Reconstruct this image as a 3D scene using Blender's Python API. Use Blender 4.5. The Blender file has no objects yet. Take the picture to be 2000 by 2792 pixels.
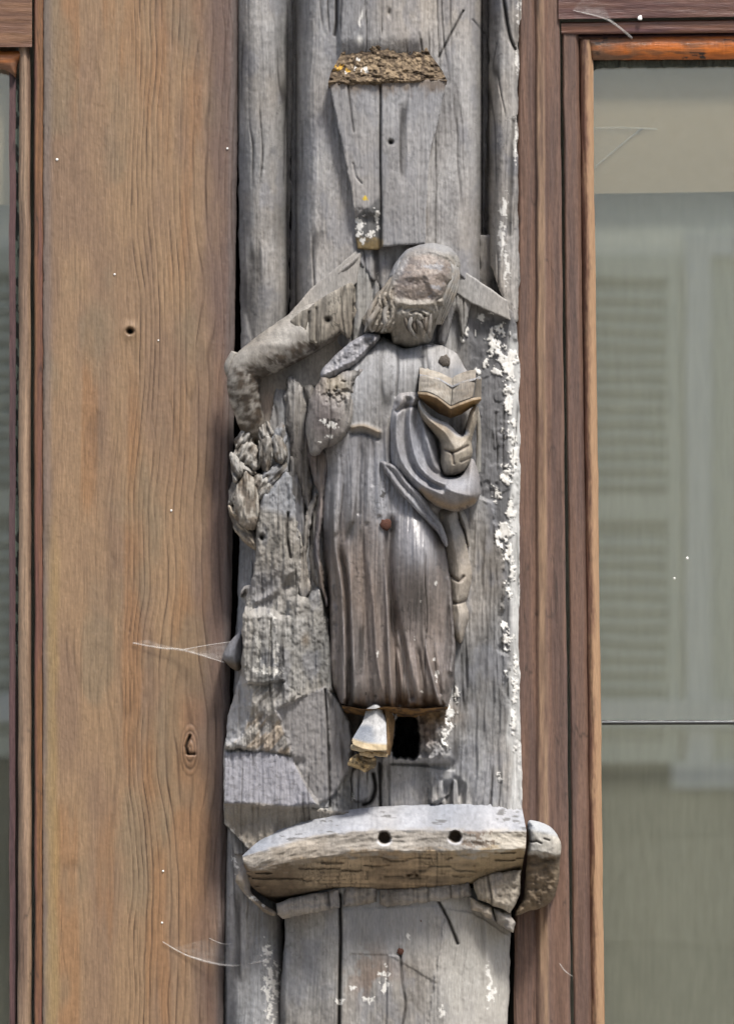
import bpy, math
import numpy as np
from mathutils import Matrix, Vector

# ------------------------------------------------------------------ camera, sky, sun, exposure
SC = bpy.context.scene
COL = SC.collection
U = 0.0005                    # one photograph pixel on the wall = 0.5 mm
D = 5.0
PITCH = math.radians(5.2)
ROLL = math.radians(0.45)
ZC = 2.05                     # height of the picture's centre on the wall
F = np.array([0, math.cos(PITCH), math.sin(PITCH)])
R0 = np.array([1.0, 0, 0]); U0 = np.array([0, -math.sin(PITCH), math.cos(PITCH)])
RR = R0 * math.cos(ROLL) + U0 * math.sin(ROLL)
UU = -R0 * math.sin(ROLL) + U0 * math.cos(ROLL)
C = np.array([0, 0, ZC]) - D * F
cam = bpy.data.cameras.new('camera'); co = bpy.data.objects.new('camera', cam); COL.objects.link(co)
m = Matrix.Identity(4)
for i in range(3):
    m[i][0] = RR[i]; m[i][1] = UU[i]; m[i][2] = -F[i]; m[i][3] = C[i]
co.matrix_world = m
cam.sensor_fit = 'VERTICAL'; cam.sensor_height = 36; cam.lens = 36 * D / (2792 * U)
cam.clip_end = 1500; cam.clip_start = 0.05
cam.dof.use_dof = True; cam.dof.focus_distance = D - 0.07; cam.dof.aperture_fstop = 5.6
SC.camera = co

SUN_EL, SUN_AZ = math.radians(60), math.radians(28)     # azimuth from straight in front of the wall, to the right
world = bpy.data.worlds.new('World'); SC.world = world; world.use_nodes = True
nt = world.node_tree; nt.nodes.clear()
sky = nt.nodes.new('ShaderNodeTexSky'); sky.sky_type = 'NISHITA'; sky.sun_disc = False
sky.sun_elevation = SUN_EL; sky.sun_rotation = math.radians(180) - SUN_AZ
sky.air_density = 1.0; sky.dust_density = 3.0; sky.ozone_density = 1.0
bg = nt.nodes.new('ShaderNodeBackground'); bg.inputs[1].default_value = 0.085
wo = nt.nodes.new('ShaderNodeOutputWorld')
nt.links.new(sky.outputs[0], bg.inputs[0]); nt.links.new(bg.outputs[0], wo.inputs[0])
sun = bpy.data.lights.new('sun', 'SUN'); sun.energy = 2.4; sun.angle = math.radians(10); sun.color = (1, .96, .9)
so = bpy.data.objects.new('sun', sun); COL.objects.link(so)
tosun = Vector((math.sin(SUN_AZ) * math.cos(SUN_EL), -math.cos(SUN_AZ) * math.cos(SUN_EL), math.sin(SUN_EL)))
so.rotation_euler = tosun.to_track_quat('Z', 'Y').to_euler(); so.location = (0, -3, 8)
vs = SC.view_settings; vs.view_transform = 'Standard'; vs.look = 'None'; vs.gamma = 1; vs.use_curve_mapping = False
vs.exposure = 1.2

# ------------------------------------------------------------------ maths helpers
def P(x, y, d):
    """photograph position (x, y) at distance d (in the same 0.5 mm units) in front of the wall -> world"""
    x = np.asarray(x, float); y = np.asarray(y, float); d = np.asarray(d, float)
    x, y, d = np.broadcast_arrays(x, y, d)
    a = (x - 1000) * U; b = (1396 - y) * U
    v = F * D + a[..., None] * RR + b[..., None] * UU
    t = (-d * U - C[1]) / v[..., 1]
    return C + v * t[..., None]

_T = {}
def noise(x, y, seed=0):
    """signed value noise, roughly -1..1"""
    if seed not in _T:
        _T[seed] = np.random.RandomState(seed + 11).uniform(-1, 1, (256, 256))
    t = _T[seed]
    xi = np.floor(x).astype(int); yi = np.floor(y).astype(int)
    fx = x - xi; fy = y - yi
    fx = fx * fx * fx * (fx * (fx * 6 - 15) + 10); fy = fy * fy * fy * (fy * (fy * 6 - 15) + 10)
    a = t[yi & 255, xi & 255]; b = t[yi & 255, (xi + 1) & 255]
    c = t[(yi + 1) & 255, xi & 255]; d = t[(yi + 1) & 255, (xi + 1) & 255]
    return (a * (1 - fx) + b * fx) * (1 - fy) + (c * (1 - fx) + d * fx) * fy
def fbm(x, y, seed=0, o=4):
    s = 0; a = 1; k = 0
    for i in range(o):
        s = s + a * noise(x * 2 ** i, y * 2 ** i, seed + i * 7); k += a; a *= .5
    return s / k * 1.5
def ss(a, b, x):
    t = np.clip((x - a) / (b - a), 0, 1); return t * t * (3 - 2 * t)
def smooth(pts, n=6, closed=True):
    p = np.array(pts, float); N = len(p); out = []
    rng = range(N) if closed else range(N - 1)
    for i in rng:
        if closed: a, b, c, d = p[i - 1], p[i], p[(i + 1) % N], p[(i + 2) % N]
        else: a, b, c, d = p[max(i - 1, 0)], p[i], p[i + 1], p[min(i + 2, N - 1)]
        for k in range(n):
            t = k / n
            out.append(.5 * (2 * b + (c - a) * t + (2 * a - 5 * b + 4 * c - d) * t * t + (3 * b - a - 3 * c + d) * t ** 3))
    if not closed: out.append(p[-1])
    return np.array(out)
def segdist(X, Y, pts, closed=False):
    p = np.array(pts, float)
    best = np.full(X.shape, 1e18)
    n = len(p) if closed else len(p) - 1
    for i in range(n):
        a = p[i]; b = p[(i + 1) % len(p)]
        dx, dy = b - a; L = dx * dx + dy * dy + 1e-9
        t = np.clip(((X - a[0]) * dx + (Y - a[1]) * dy) / L, 0, 1)
        q = (X - a[0] - t * dx) ** 2 + (Y - a[1] - t * dy) ** 2
        best = np.minimum(best, q)
    return np.sqrt(best)
def sdf(X, Y, pts):
    """negative inside"""
    p = np.array(pts, float); d = segdist(X, Y, p, True)
    ins = np.zeros(X.shape, bool); n = len(p)
    for i in range(n):
        a = p[i]; b = p[(i + 1) % n]
        if a[1] == b[1]: continue
        c = ((a[1] > Y) != (b[1] > Y)) & (X < (b[0] - a[0]) * (Y - a[1]) / (b[1] - a[1]) + a[0])
        ins ^= c
    return np.where(ins, -d, d)
def stroke(X, Y, pts, w, sm=True):
    """1 on a line, falling off over w; ends taper"""
    p = smooth(pts, 5, False) if (sm and len(pts) > 2) else pts
    d = segdist(X, Y, p); return np.exp(-(d / w) ** 2)
def gauss(X, Y, cx, cy, rx, ry, ang=0):
    a = math.radians(ang); u = (X - cx) * math.cos(a) + (Y - cy) * math.sin(a); v = -(X - cx) * math.sin(a) + (Y - cy) * math.cos(a)
    return np.exp(-(u / rx) ** 2 - (v / ry) ** 2)
def rnd(S, R):
    """quarter-round rise over R from an edge"""
    t = np.clip(1 - S / R, 0, 1); return np.sqrt(1 - t * t)
def lin(r, g, b):
    v = np.array([r, g, b]) / 255.; return np.where(v <= .04045, v / 12.92, ((v + .055) / 1.055) ** 2.4)
def mix(a, b, t):
    t = np.asarray(t)[..., None]; return a * (1 - t) + b * t

# surface fields ---------------------------------------------------------------
def cracks(X, Y, seed=0, sx=24, sy=430, w=.12, g0=.05, g1=.4):
    xw = X + 12 * fbm(X / 90, Y / 210, seed + 3, 2)
    n = noise(xw / sx, Y / sy, seed)
    gate = ss(g0, g1, noise(X / 50 + 9, Y / 200 + 5, seed + 5))
    return np.exp(-(n / w) ** 2) * gate
def grain(X, Y, seed=0, sx=5, sy=150):
    xw = X + 8 * fbm(X / 120, Y / 260, seed + 2, 2)
    return fbm(xw / sx, Y / sy, seed, 3)
def flakes(X, Y, spots, seed=0, k=16, amp=.75):
    """ragged mask made of (x, y, rx, ry) patches"""
    f = np.full(X.shape, -1.0)
    for cx, cy, rx, ry in spots:
        f = np.maximum(f, 1 - np.sqrt(((X - cx) / rx) ** 2 + ((Y - cy) / ry) ** 2))
    n = fbm(X / k, Y / (k * 1.3), seed, 3)
    n2 = fbm(X / 5, Y / 6, seed + 9, 2)
    return ss(.0, .16, np.where(f > -.95, f + amp * n * .9 + .45 * n2 - .27, -1))
GREY = lin(146, 142, 138); GREYC = lin(132, 134, 139); GREYD = lin(106, 104, 103); TAN = lin(140, 131, 119)
DIRT = lin(92, 76, 58); BROWN = lin(98, 82, 74); PAINT = lin(210, 208, 203); DARK = lin(38, 35, 33); CREAM = lin(196, 178, 146)
def wood(X, Y, a=GREY, b=GREYD, seed=0, con=.28, sx=5, sy=150, blot=(80, 150)):
    n = fbm(X / blot[0], Y / blot[1], seed + 20, 4)
    c = mix(a, b, ss(-.7, .9, n))
    g = grain(X, Y, seed, sx, sy) + .35 * fbm(X / 3.5, Y / 26, seed + 4, 2)
    sp = fbm(X / 7, Y / 9, seed + 31, 2)
    fl = np.exp(-(noise((X + 8 * fbm(X / 120, Y / 260, seed + 2, 2)) / 7.5, Y / 170, seed + 61) / .13) ** 2) * ss(-.3, .5, noise(X / 30, Y / 130, seed + 62))
    pit = ss(.52, .72, noise((X + 14 * fbm(Y / 23, X / 17, seed + 65, 2)) / 4.7, (Y + 20 * fbm(X / 13, Y / 31, seed + 66, 2)) / 11, seed + 63)) * ss(-.1, .5, fbm(X / 40, Y / 70, seed + 64, 2))
    w = fbm(X / 160, Y / 260, seed + 44, 2)
    c = c * (np.clip(1 + con * g + .13 * sp, .45, 1.6) * (1 - 1.5 * con * fl) * (1 - min(.55, 1.6 * con) * pit))[..., None]
    return c * (1 + .05 * w[..., None] * np.array([1, .1, -1.1]))

# ------------------------------------------------------------------ materials
def mat(name, rough=.8, bump=.15, bscale=(900, 900, 90), spec=.35, col=None, attr=True, fine=.25, ralpha=False):
    mt = bpy.data.materials.new(name); mt.use_nodes = True
    t = mt.node_tree; b = t.nodes['Principled BSDF']
    tc = t.nodes.new('ShaderNodeTexCoord'); mp = t.nodes.new('ShaderNodeMapping'); mp.inputs['Scale'].default_value = bscale
    nz = t.nodes.new('ShaderNodeTexNoise'); nz.inputs['Scale'].default_value = 1; nz.inputs['Detail'].default_value = 4
    t.links.new(tc.outputs['Object'], mp.inputs[0]); t.links.new(mp.outputs[0], nz.inputs['Vector'])
    if attr:
        a = t.nodes.new('ShaderNodeAttribute'); a.attribute_name = 'Col'; src = a.outputs['Color']
    else:
        a = t.nodes.new('ShaderNodeRGB'); a.outputs[0].default_value = (*col, 1); src = a.outputs[0]
    mr = t.nodes.new('ShaderNodeMapRange'); mr.inputs['From Min'].default_value = .25; mr.inputs['From Max'].default_value = .75
    mr.inputs['To Min'].default_value = 1 - fine; mr.inputs['To Max'].default_value = 1 + fine
    t.links.new(nz.outputs['Fac'], mr.inputs['Value'])
    mx = t.nodes.new('ShaderNodeVectorMath'); mx.operation = 'SCALE'
    t.links.new(src, mx.inputs[0]); t.links.new(mr.outputs[0], mx.inputs['Scale'])
    t.links.new(mx.outputs[0], b.inputs['Base Color'])
    bp = t.nodes.new('ShaderNodeBump'); bp.inputs['Strength'].default_value = bump; bp.inputs['Distance'].default_value = .002
    t.links.new(nz.outputs['Fac'], bp.inputs['Height']); t.links.new(bp.outputs[0], b.inputs['Normal'])
    if ralpha: t.links.new(a.outputs['Alpha'], b.inputs['Roughness'])
    b.inputs['Roughness'].default_value = rough; b.inputs['Specular IOR Level'].default_value = spec
    return mt
M_WOOD = mat('weathered_wood', .82, .3, fine=.17)
M_ROBE = mat('polished_old_wood', .32, .12, spec=.65, fine=.14, ralpha=True)
M_SHINY = mat('dusty_smooth_wood', .55, .2, spec=.45)
M_PANEL = mat('oiled_softwood', .5, .22, (700, 700, 40), .4, fine=.14)
M_TRIM = mat('varnished_trim_wood', .5, .3, (900, 900, 70), .4, fine=.2)
M_RAIL = mat('varnished_rail_wood', .38, .3, (70, 900, 900), .5, fine=.2)
M_CRUST = mat('dirt_crust', .95, .8, (500, 500, 500), .2)
M_RUST = mat('rusty_iron', .85, .5, (900, 900, 900), .3, col=lin(80, 52, 42), attr=False)
M_DARK = mat('dark_board', .9, .1, col=(.012, .011, .01), attr=False)
M_PUTTY = mat('green_putty', .8, .5, (600, 600, 300), .3)
M_BLIND = mat('beige_blind_cloth', .9, .05, (300, 300, 300), .2, col=lin(172, 156, 130), attr=False, fine=.05)
M_CURT = mat('grey_green_curtain', .9, .1, (120, 120, 20), .2, col=lin(166, 166, 154), attr=False, fine=.1)
M_METAL = mat('dull_lead', .35, .1, col=lin(70, 72, 75), attr=False); M_METAL.node_tree.nodes['Principled BSDF'].inputs['Metallic'].default_value = .8
M_PLASTER = mat('pale_plaster', .9, .3, (30, 30, 30), .2, col=(.76, .77, .72), attr=False, fine=.12)
M_SHUT = mat('grey_shutter_paint', .6, .1, col=(.46, .48, .45), attr=False, fine=.05)
M_SLOT = mat('slot_shade_grey', .8, .1, col=(.22, .23, .22), attr=False, fine=.05)
M_WHITE = mat('white_frame_paint', .6, .1, col=(.54, .56, .6), attr=False, fine=.05)
M_STONE = mat('limestone', .9, .5, (20, 20, 20), .2, attr=True, fine=.2)
M_ROOF = mat('slate_roof', .7, .4, (8, 8, 8), .3, col=(.08, .085, .1), attr=False)
M_ROAD = mat('street_paving', .9, .4, (10, 10, 10), .2, col=(.27, .25, .225), attr=False)
M_ROOM = mat('room_wall', .9, .1, (5, 5, 5), .2, col=(.35, .35, .31), attr=False)
M_FLECK = mat('white_paint_flake', .8, .2, col=(.78, .78, .75), attr=False)
def web_mat():
    mt = bpy.data.materials.new('cobweb_silk'); mt.use_nodes = True; t = mt.node_tree
    b = t.nodes['Principled BSDF']; b.inputs['Base Color'].default_value = (.75, .73, .7, 1); b.inputs['Roughness'].default_value = .9
    at = t.nodes.new('ShaderNodeAttribute'); at.attribute_name = 'Col'
    tc = t.nodes.new('ShaderNodeTexCoord'); nz = t.nodes.new('ShaderNodeTexNoise'); nz.inputs['Scale'].default_value = 260
    ml = t.nodes.new('ShaderNodeMath'); ml.operation = 'MULTIPLY'
    t.links.new(tc.outputs['Object'], nz.inputs[0]); t.links.new(nz.outputs['Fac'], ml.inputs[0]); t.links.new(at.outputs['Fac'], ml.inputs[1])
    t.links.new(ml.outputs[0], b.inputs['Alpha'])
    return mt
M_WEB = web_mat()
def glass_mat():
    mt = bpy.data.materials.new('window_glass'); mt.use_nodes = True; t = mt.node_tree; t.nodes.remove(t.nodes['Principled BSDF'])
    tr = t.nodes.new('ShaderNodeBsdfTransparent'); tr.inputs[0].default_value = (.95, .96, .95, 1)
    gl = t.nodes.new('ShaderNodeBsdfGlossy'); gl.inputs['Roughness'].default_value = 0.0; gl.inputs['Color'].default_value = (.97, .97, .91, 1)
    lw = t.nodes.new('ShaderNodeLayerWeight'); lw.inputs[0].default_value = .5
    pw = t.nodes.new('ShaderNodeMath'); pw.operation = 'POWER'; pw.inputs[1].default_value = 5; t.links.new(lw.outputs['Facing'], pw.inputs[0])
    fr = t.nodes.new('ShaderNodeMath'); fr.operation = 'MULTIPLY_ADD'; fr.inputs[1].default_value = .8; fr.inputs[2].default_value = .24
    t.links.new(pw.outputs[0], fr.inputs[0])
    mx = t.nodes.new('ShaderNodeMixShader')
    tc = t.nodes.new('ShaderNodeTexCoord'); nz = t.nodes.new('ShaderNodeTexNoise'); nz.inputs['Scale'].default_value = 5
    bp = t.nodes.new('ShaderNodeBump'); bp.inputs['Strength'].default_value = .008; bp.inputs['Distance'].default_value = .01
    t.links.new(tc.outputs['Object'], nz.inputs[0]); t.links.new(nz.outputs['Fac'], bp.inputs['Height']); t.links.new(bp.outputs[0], gl.inputs['Normal'])
    t.links.new(fr.outputs[0], mx.inputs[0]); t.links.new(tr.outputs[0], mx.inputs[1]); t.links.new(gl.outputs[0], mx.inputs[2])
    t.links.new(mx.outputs[0], t.nodes['Material Output'].inputs[0])
    return mt
M_GLASS = glass_mat()

# ------------------------------------------------------------------ object helpers
def link(name, me, parent=None):
    o = bpy.data.objects.new(name, me); COL.objects.link(o)
    if parent is not None:
        o.parent = parent
        w = Matrix.Identity(4); q = parent
        while q is not None:
            w = Matrix.Translation(q.location) @ w if q.parent is None else w
            q = q.parent
        o.matrix_parent_inverse = w.inverted() if parent.parent is None else Matrix.Identity(4)
    return o
def thing(name, label, cat, at, group=None):
    o = bpy.data.objects.new(name, None); COL.objects.link(o); o.location = tuple(float(v) for v in at)
    o.empty_display_size = .05
    o['label'] = label; o['category'] = cat
    if group: o['group'] = group
    return o
def tag(o, label, cat, group=None):
    o['label'] = label; o['category'] = cat
    if group: o['group'] = group
    return o
def mesh(name, V, faces, material, parent=None, col=None, flat=False):
    """faces: list of (n,4) / (n,3) int arrays"""
    me = bpy.data.meshes.new(name)
    V = np.asarray(V, np.float32)
    me.vertices.add(len(V)); me.vertices.foreach_set('co', V.ravel())
    li = np.concatenate([f.ravel() for f in faces]).astype(np.int32)
    tot = np.concatenate([np.full(len(f), f.shape[1]) for f in faces]).astype(np.int32)
    st = np.concatenate([[0], np.cumsum(tot)[:-1]]).astype(np.int32)
    me.loops.add(len(li)); me.loops.foreach_set('vertex_index', li)
    me.polygons.add(len(tot)); me.polygons.foreach_set('loop_start', st)
    try: me.polygons.foreach_set('loop_total', tot)
    except Exception: pass
    me.polygons.foreach_set('use_smooth', np.full(len(tot), not flat))
    me.update(calc_edges=True); me.validate()
    if col is not None:
        c = np.full((len(V), 4), .8, np.float32); c[:, :3] = np.clip(col[:, :3], 0.004, .86)
        if col.shape[1] == 4: c[:, 3] = col[:, 3]
        at = me.color_attributes.new('Col', 'FLOAT_COLOR', 'POINT'); at.data.foreach_set('color', c.ravel())
    me.materials.append(material)
    return link(name, me, parent)
def boundary(q):
    e = np.concatenate([q[:, [0, 1]], q[:, [1, 2]], q[:, [2, 3]], q[:, [3, 0]]])
    k = np.sort(e, 1); key = k[:, 0].astype(np.int64) * 10 ** 8 + k[:, 1]
    u, inv, cnt = np.unique(key, return_inverse=True, return_counts=True)
    return e[cnt[inv.ravel()] == 1]
def skirted(name, X, Y, H, col, q, back, material, parent):
    V = P(X, Y, H); e = boundary(q); n = len(V)
    ids = np.unique(e); mp = {}; 
    look = np.full(n, -1); look[ids] = np.arange(len(ids))
    bk = np.broadcast_to(np.asarray(back, float), X.shape)[ids] if np.ndim(back) else np.full(len(ids), float(back))
    V2 = np.concatenate([V, V[ids], P(X[ids], Y[ids], np.minimum(bk, H[ids] - 1))])
    a = look[e[:, 0]] + n; b = look[e[:, 1]] + n; k = len(ids)
    sk = np.stack([b, a, a + k, b + k], 1)
    c2 = np.concatenate([col, col[ids], col[ids]])
    return mesh(name, V2, [q, sk], material, parent, c2)
def relief(name, poly, hf, cf, material=None, parent=None, back=0, pitch=2.4, bev=5, wob=2.5, seed=0, sm=True, crack=1.0, gr=1.4):
    """a carved solid standing out of the wall: outline, height function hf(X,Y,S), colour function cf(X,Y,S,H)"""
    material = material or M_WOOD
    p = smooth(poly) if sm else np.array(poly, float)
    x0, y0 = p.min(0) - 3 * pitch; x1, y1 = p.max(0) + 3 * pitch
    X, Y = np.meshgrid(np.arange(x0, x1, pitch), np.arange(y0, y1, pitch))
    S = sdf(X + wob * fbm(X / 24, Y / 40, seed + 50, 3), Y + wob * fbm(X / 24, Y / 40, seed + 60, 3), p)
    gy, gx = np.gradient(S, pitch); g2 = gx * gx + gy * gy + 1e-6
    sn = np.abs(S) < .75 * pitch
    X = np.where(sn, X - S * gx / g2, X); Y = np.where(sn, Y - S * gy / g2, Y)
    ok = S < .75 * pitch
    cell = ok[:-1, :-1] & ok[1:, :-1] & ok[1:, 1:] & ok[:-1, 1:]
    I = np.arange(X.size).reshape(X.shape)
    q = np.stack([I[:-1, :-1][cell], I[1:, :-1][cell], I[1:, 1:][cell], I[:-1, 1:][cell]], 1)
    use = np.unique(q); rm = np.full(X.size, -1); rm[use] = np.arange(len(use)); q = rm[q]
    X = X.ravel()[use]; Y = Y.ravel()[use]; S = np.maximum(-S.ravel()[use], 0)
    H = hf(X, Y, S)
    if bev: H = H - bev * (1 - rnd(S, bev))
    ck = cracks(X, Y, seed) * crack if crack else np.zeros_like(X)
    H = H + gr * grain(X, Y, seed) + .6 * gr * fbm(X / 9, Y / 14, seed + 8, 3) - 6 * ck
    c = cf(X, Y, S, H)
    c[..., :3] = mix(c[..., :3], DARK * 1.1, np.clip(ck * .75, 0, 1))
    return skirted(name, X, Y, H, c, q, back, material, parent)
def strip(name, x0, x1, y0, y1, prof, cf, material, parent, back=-60, nu=24, ny=200, seed=0, vert=True, amp=.8):
    """straight moulding.  vert: x0/x1=(top,bottom) edges; else y0/y1=(left,right) edges.  prof(u)=height"""
    if vert:
        yy = np.linspace(y0, y1, ny); t = (yy - 0) / 2792.
        u = np.linspace(0, 1, nu); Ug, Tg = np.meshgrid(u, t); Y = Tg * 2792
        X = (x0[0] + (x0[1] - x0[0]) * Tg) * (1 - Ug) + (x1[0] + (x1[1] - x1[0]) * Tg) * Ug
    else:
        xx = np.linspace(x0, x1, ny); u = np.linspace(0, 1, nu); X, Ug = np.meshgrid(xx, u); Tg = X
        k = (X - x0) / (x1 - x0); Y = (y0[0] + (y0[1] - y0[0]) * k) * (1 - Ug) + (y1[0] + (y1[1] - y1[0]) * k) * Ug
    H = prof(Ug) + (amp * grain(X, Y, seed) if vert else amp * grain(Y, X, seed))
    if vert: X = X + 1.2 * fbm(Y / 130, X * 0 + seed, seed, 3)
    I = np.arange(X.size).reshape(X.shape)
    q = np.stack([I[:-1, :-1].ravel(), I[1:, :-1].ravel(), I[1:, 1:].ravel(), I[:-1, 1:].ravel()], 1)
    c = cf(X, Y, Ug)
    return skirted(name, X.ravel(), Y.ravel(), H.ravel(), c.reshape(-1, 3), q, back, material, parent)
def resample(p, n):
    p = np.array(p, float); d = np.r_[0, np.cumsum(np.hypot(*np.diff(p[:, :2], axis=0).T))]
    t = np.linspace(0, d[-1], n); return np.stack([np.interp(t, d, p[:, i]) for i in range(3)], 1)
def loft(name, rows, cf, material, parent, n=200, per=10, seed=0, disp=2.5, extra=None, sm=True):
    """skin through lines of (x,y,d) points, top row first; extra(X,Y,Dp,v) -> change of depth"""
    rs = [resample(smooth(r, 5, False) if sm and len(r) > 2 else r, n) for r in rows]
    G = []; v = []
    for i in range(len(rs) - 1):
        k = per if np.ndim(per) == 0 else per[i]
        for j in range(k):
            f = j / k; G.append(rs[i] * (1 - f) + rs[i + 1] * f); v.append(i + f)
    G.append(rs[-1]); v.append(len(rs) - 1)
    G = np.array(G); X, Y, Z = G[..., 0], G[..., 1], G[..., 2]; Vv = np.array(v)[:, None] * np.ones_like(X)
    Z = Z + disp * fbm(X / 30, (Y + Z) / 18, seed, 4)
    Y = Y + .5 * disp * fbm(X / 40, Z / 30, seed + 3, 3)
    if extra is not None: Z = Z + extra(X, Y, Z, Vv)
    I = np.arange(X.size).reshape(X.shape)
    q = np.stack([I[:-1, :-1].ravel(), I[1:, :-1].ravel(), I[1:, 1:].ravel(), I[:-1, 1:].ravel()], 1)
    c = cf(X, Y, Z, Vv)
    return mesh(name, P(X, Y, Z).reshape(-1, 3), [q], material, parent, c.reshape(-1, 3))
def tube(name, pts, cf, material, parent, n=120, k=36, seed=0, disp=3, flat=1.0, sm=True):
    """round limb along (x,y,d,r)"""
    p = np.array(pts, float)
    if sm: p = smooth(p, 10, False)
    dd = np.r_[0, np.cumsum(np.linalg.norm(np.diff(p[:, :3], axis=0), axis=1))]
    t = np.linspace(0, dd[-1], n); p = np.stack([np.interp(t, dd, p[:, i]) for i in range(4)], 1)
    tg = np.gradient(p[:, :3], axis=0); tg /= np.linalg.norm(tg, axis=1)[:, None]
    zz = np.array([0, 0, 1.0]); a = np.cross(tg, zz); a /= np.linalg.norm(a, axis=1)[:, None] + 1e-9; b = np.cross(a, tg)
    th = np.linspace(0, 2 * np.pi, k, endpoint=False)
    r = p[:, 3:4] * np.ones((1, k))
    r = r + disp * fbm(np.cos(th)[None] * 2.2 + t[:, None] / 45, np.sin(th)[None] * 2.2 + t[:, None] / 60, seed, 4)
    Q = p[:, None, :3] + r[..., None] * (np.cos(th)[None, :, None] * a[:, None] + flat * np.sin(th)[None, :, None] * b[:, None])
    X, Y, Z = Q[..., 0], Q[..., 1], Q[..., 2]
    I = np.arange(n * k).reshape(n, k); J = np.roll(I, -1, 1)
    q = np.stack([I[:-1].ravel(), I[1:].ravel(), J[1:].ravel(), J[:-1].ravel()], 1)
    c = cf(X, Y, Z)
    V = P(X, Y, Z).reshape(-1, 3); n0 = len(V)
    V = np.concatenate([V, P(p[[0, -1], 0], p[[0, -1], 1], p[[0, -1], 2])])
    f1 = np.stack([np.full(k, n0), I[0], J[0]], 1); f2 = np.stack([np.full(k, n0 + 1), J[-1], I[-1]], 1)
    cc = np.concatenate([c.reshape(-1, 3), c[0, :1], c[-1, :1]])
    return mesh(name, V, [q, f1, f2], material, parent, cc)
def box(name, x0, x1, y0, y1, z0, z1, material, parent=None, col=None):
    V = np.array([[x, y, z] for z in (z0, z1) for y in (y0, y1) for x in (x0, x1)])
    f = np.array([[0, 2, 3, 1], [4, 5, 7, 6], [0, 1, 5, 4], [2, 6, 7, 3], [0, 4, 6, 2], [1, 3, 7, 5]])
    return mesh(name, V, [f], material, parent, None if col is None else np.tile(col, (8, 1)), flat=True)
def structure(o): o['kind'] = 'structure'; return o
def disc(name, x, y, d, r, material, parent, depth=8, seed=1, col=None):
    """a little domed nail head or paint fleck"""
    k = 14; th = np.linspace(0, 2 * np.pi, k, endpoint=False); rr = r * (1 + .18 * np.random.RandomState(seed).uniform(-1, 1, k))
    X = [x + rr * np.cos(th), x + rr * np.cos(th), x + rr * .7 * np.cos(th)]; Y = [y + rr * np.sin(th), y + rr * np.sin(th), y + rr * .7 * np.sin(th)]
    Z = [np.full(k, d - depth), np.full(k, d + depth * .3), np.full(k, d + depth * .6)]
    V = np.concatenate([P(X[i], Y[i], Z[i]) for i in range(3)] + [P([x], [y], [d + depth * .7])])
    fs = []
    for i in range(2):
        for j in range(k): fs.append([i * k + j, i * k + (j + 1) % k, (i + 1) * k + (j + 1) % k, (i + 1) * k + j])
    tri = [[2 * k + j, 2 * k + (j + 1) % k, 3 * k] for j in range(k)]
    fq = np.array(fs)[:, ::-1]; ft = np.array(tri)[:, ::-1]
    return mesh(name, V, [fq, ft], material, parent, None if col is None else np.tile(col, (len(V), 1)))
#BODY

# ------------------------------------------------------------------ street and the building across it (seen in the panes)
FY = -9.0                                                  # facade across the street
structure(box('street_ground', -400, 400, -400, 400, -.5, 0, M_ROAD))
structure(box('pavement', -60, 60, -1.6, -.02, -.3, .12, M_ROAD))
structure(box('far_pavement', -60, 60, FY + .02, FY + 1.6, -.3, .12, M_ROAD))

def mirror_pt(x, y, d, wy):
    """where the view through picture point (x, y), mirrored in a pane at depth d, meets the wall at world wy"""
    p = P(x, y, d); v = p - C; v = v * np.array([1, -1, 1]); t = (wy - p[1]) / v[1]
    q = p + v * t; return float(q[0]), float(q[2])
bl = thing('opposite_house', 'pale plastered house across the street with grey louvred shutters, mirrored in the window panes', 'house', (0, FY - 3, 0))
box('wall', -14, 14, FY - 6, FY, 2.05, 7.2, M_PLASTER, bl)
box('stone_base', -14, 14, FY - 6, FY - .03, 0, 2.05, M_STONE, bl, lin(120, 116, 108))
rs = np.random.RandomState(5)
for r in range(5):
    x = -4.2 + rs.uniform(0, .4)
    while x < 4.2:
        w = rs.uniform(.45, .8)
        box('stone', x + .008, x + w - .008, FY - .04, FY + rs.uniform(.0, .012), r * .41 + .008, r * .41 + .40, M_STONE, bl, lin(112, 107, 97) * rs.uniform(.55, 1.3) * np.array([1, 1, .97]))
        x += w
box('string_course', -14, 14, FY, FY + .09, 2.06, 2.16, M_WHITE, bl)
V = np.array([[-14.4, FY + .4, 7.2], [14.4, FY + .4, 7.2], [14.4, FY - 6.4, 7.2], [-14.4, FY - 6.4, 7.2], [-14.4, FY - 3, 9.2], [14.4, FY - 3, 9.2]])
mesh('roof', V, [np.array([[0, 1, 5, 4], [2, 3, 4, 5], [0, 3, 2, 1]]), np.array([[0, 4, 3], [1, 2, 5]])], M_ROOF, bl, flat=True)
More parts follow.
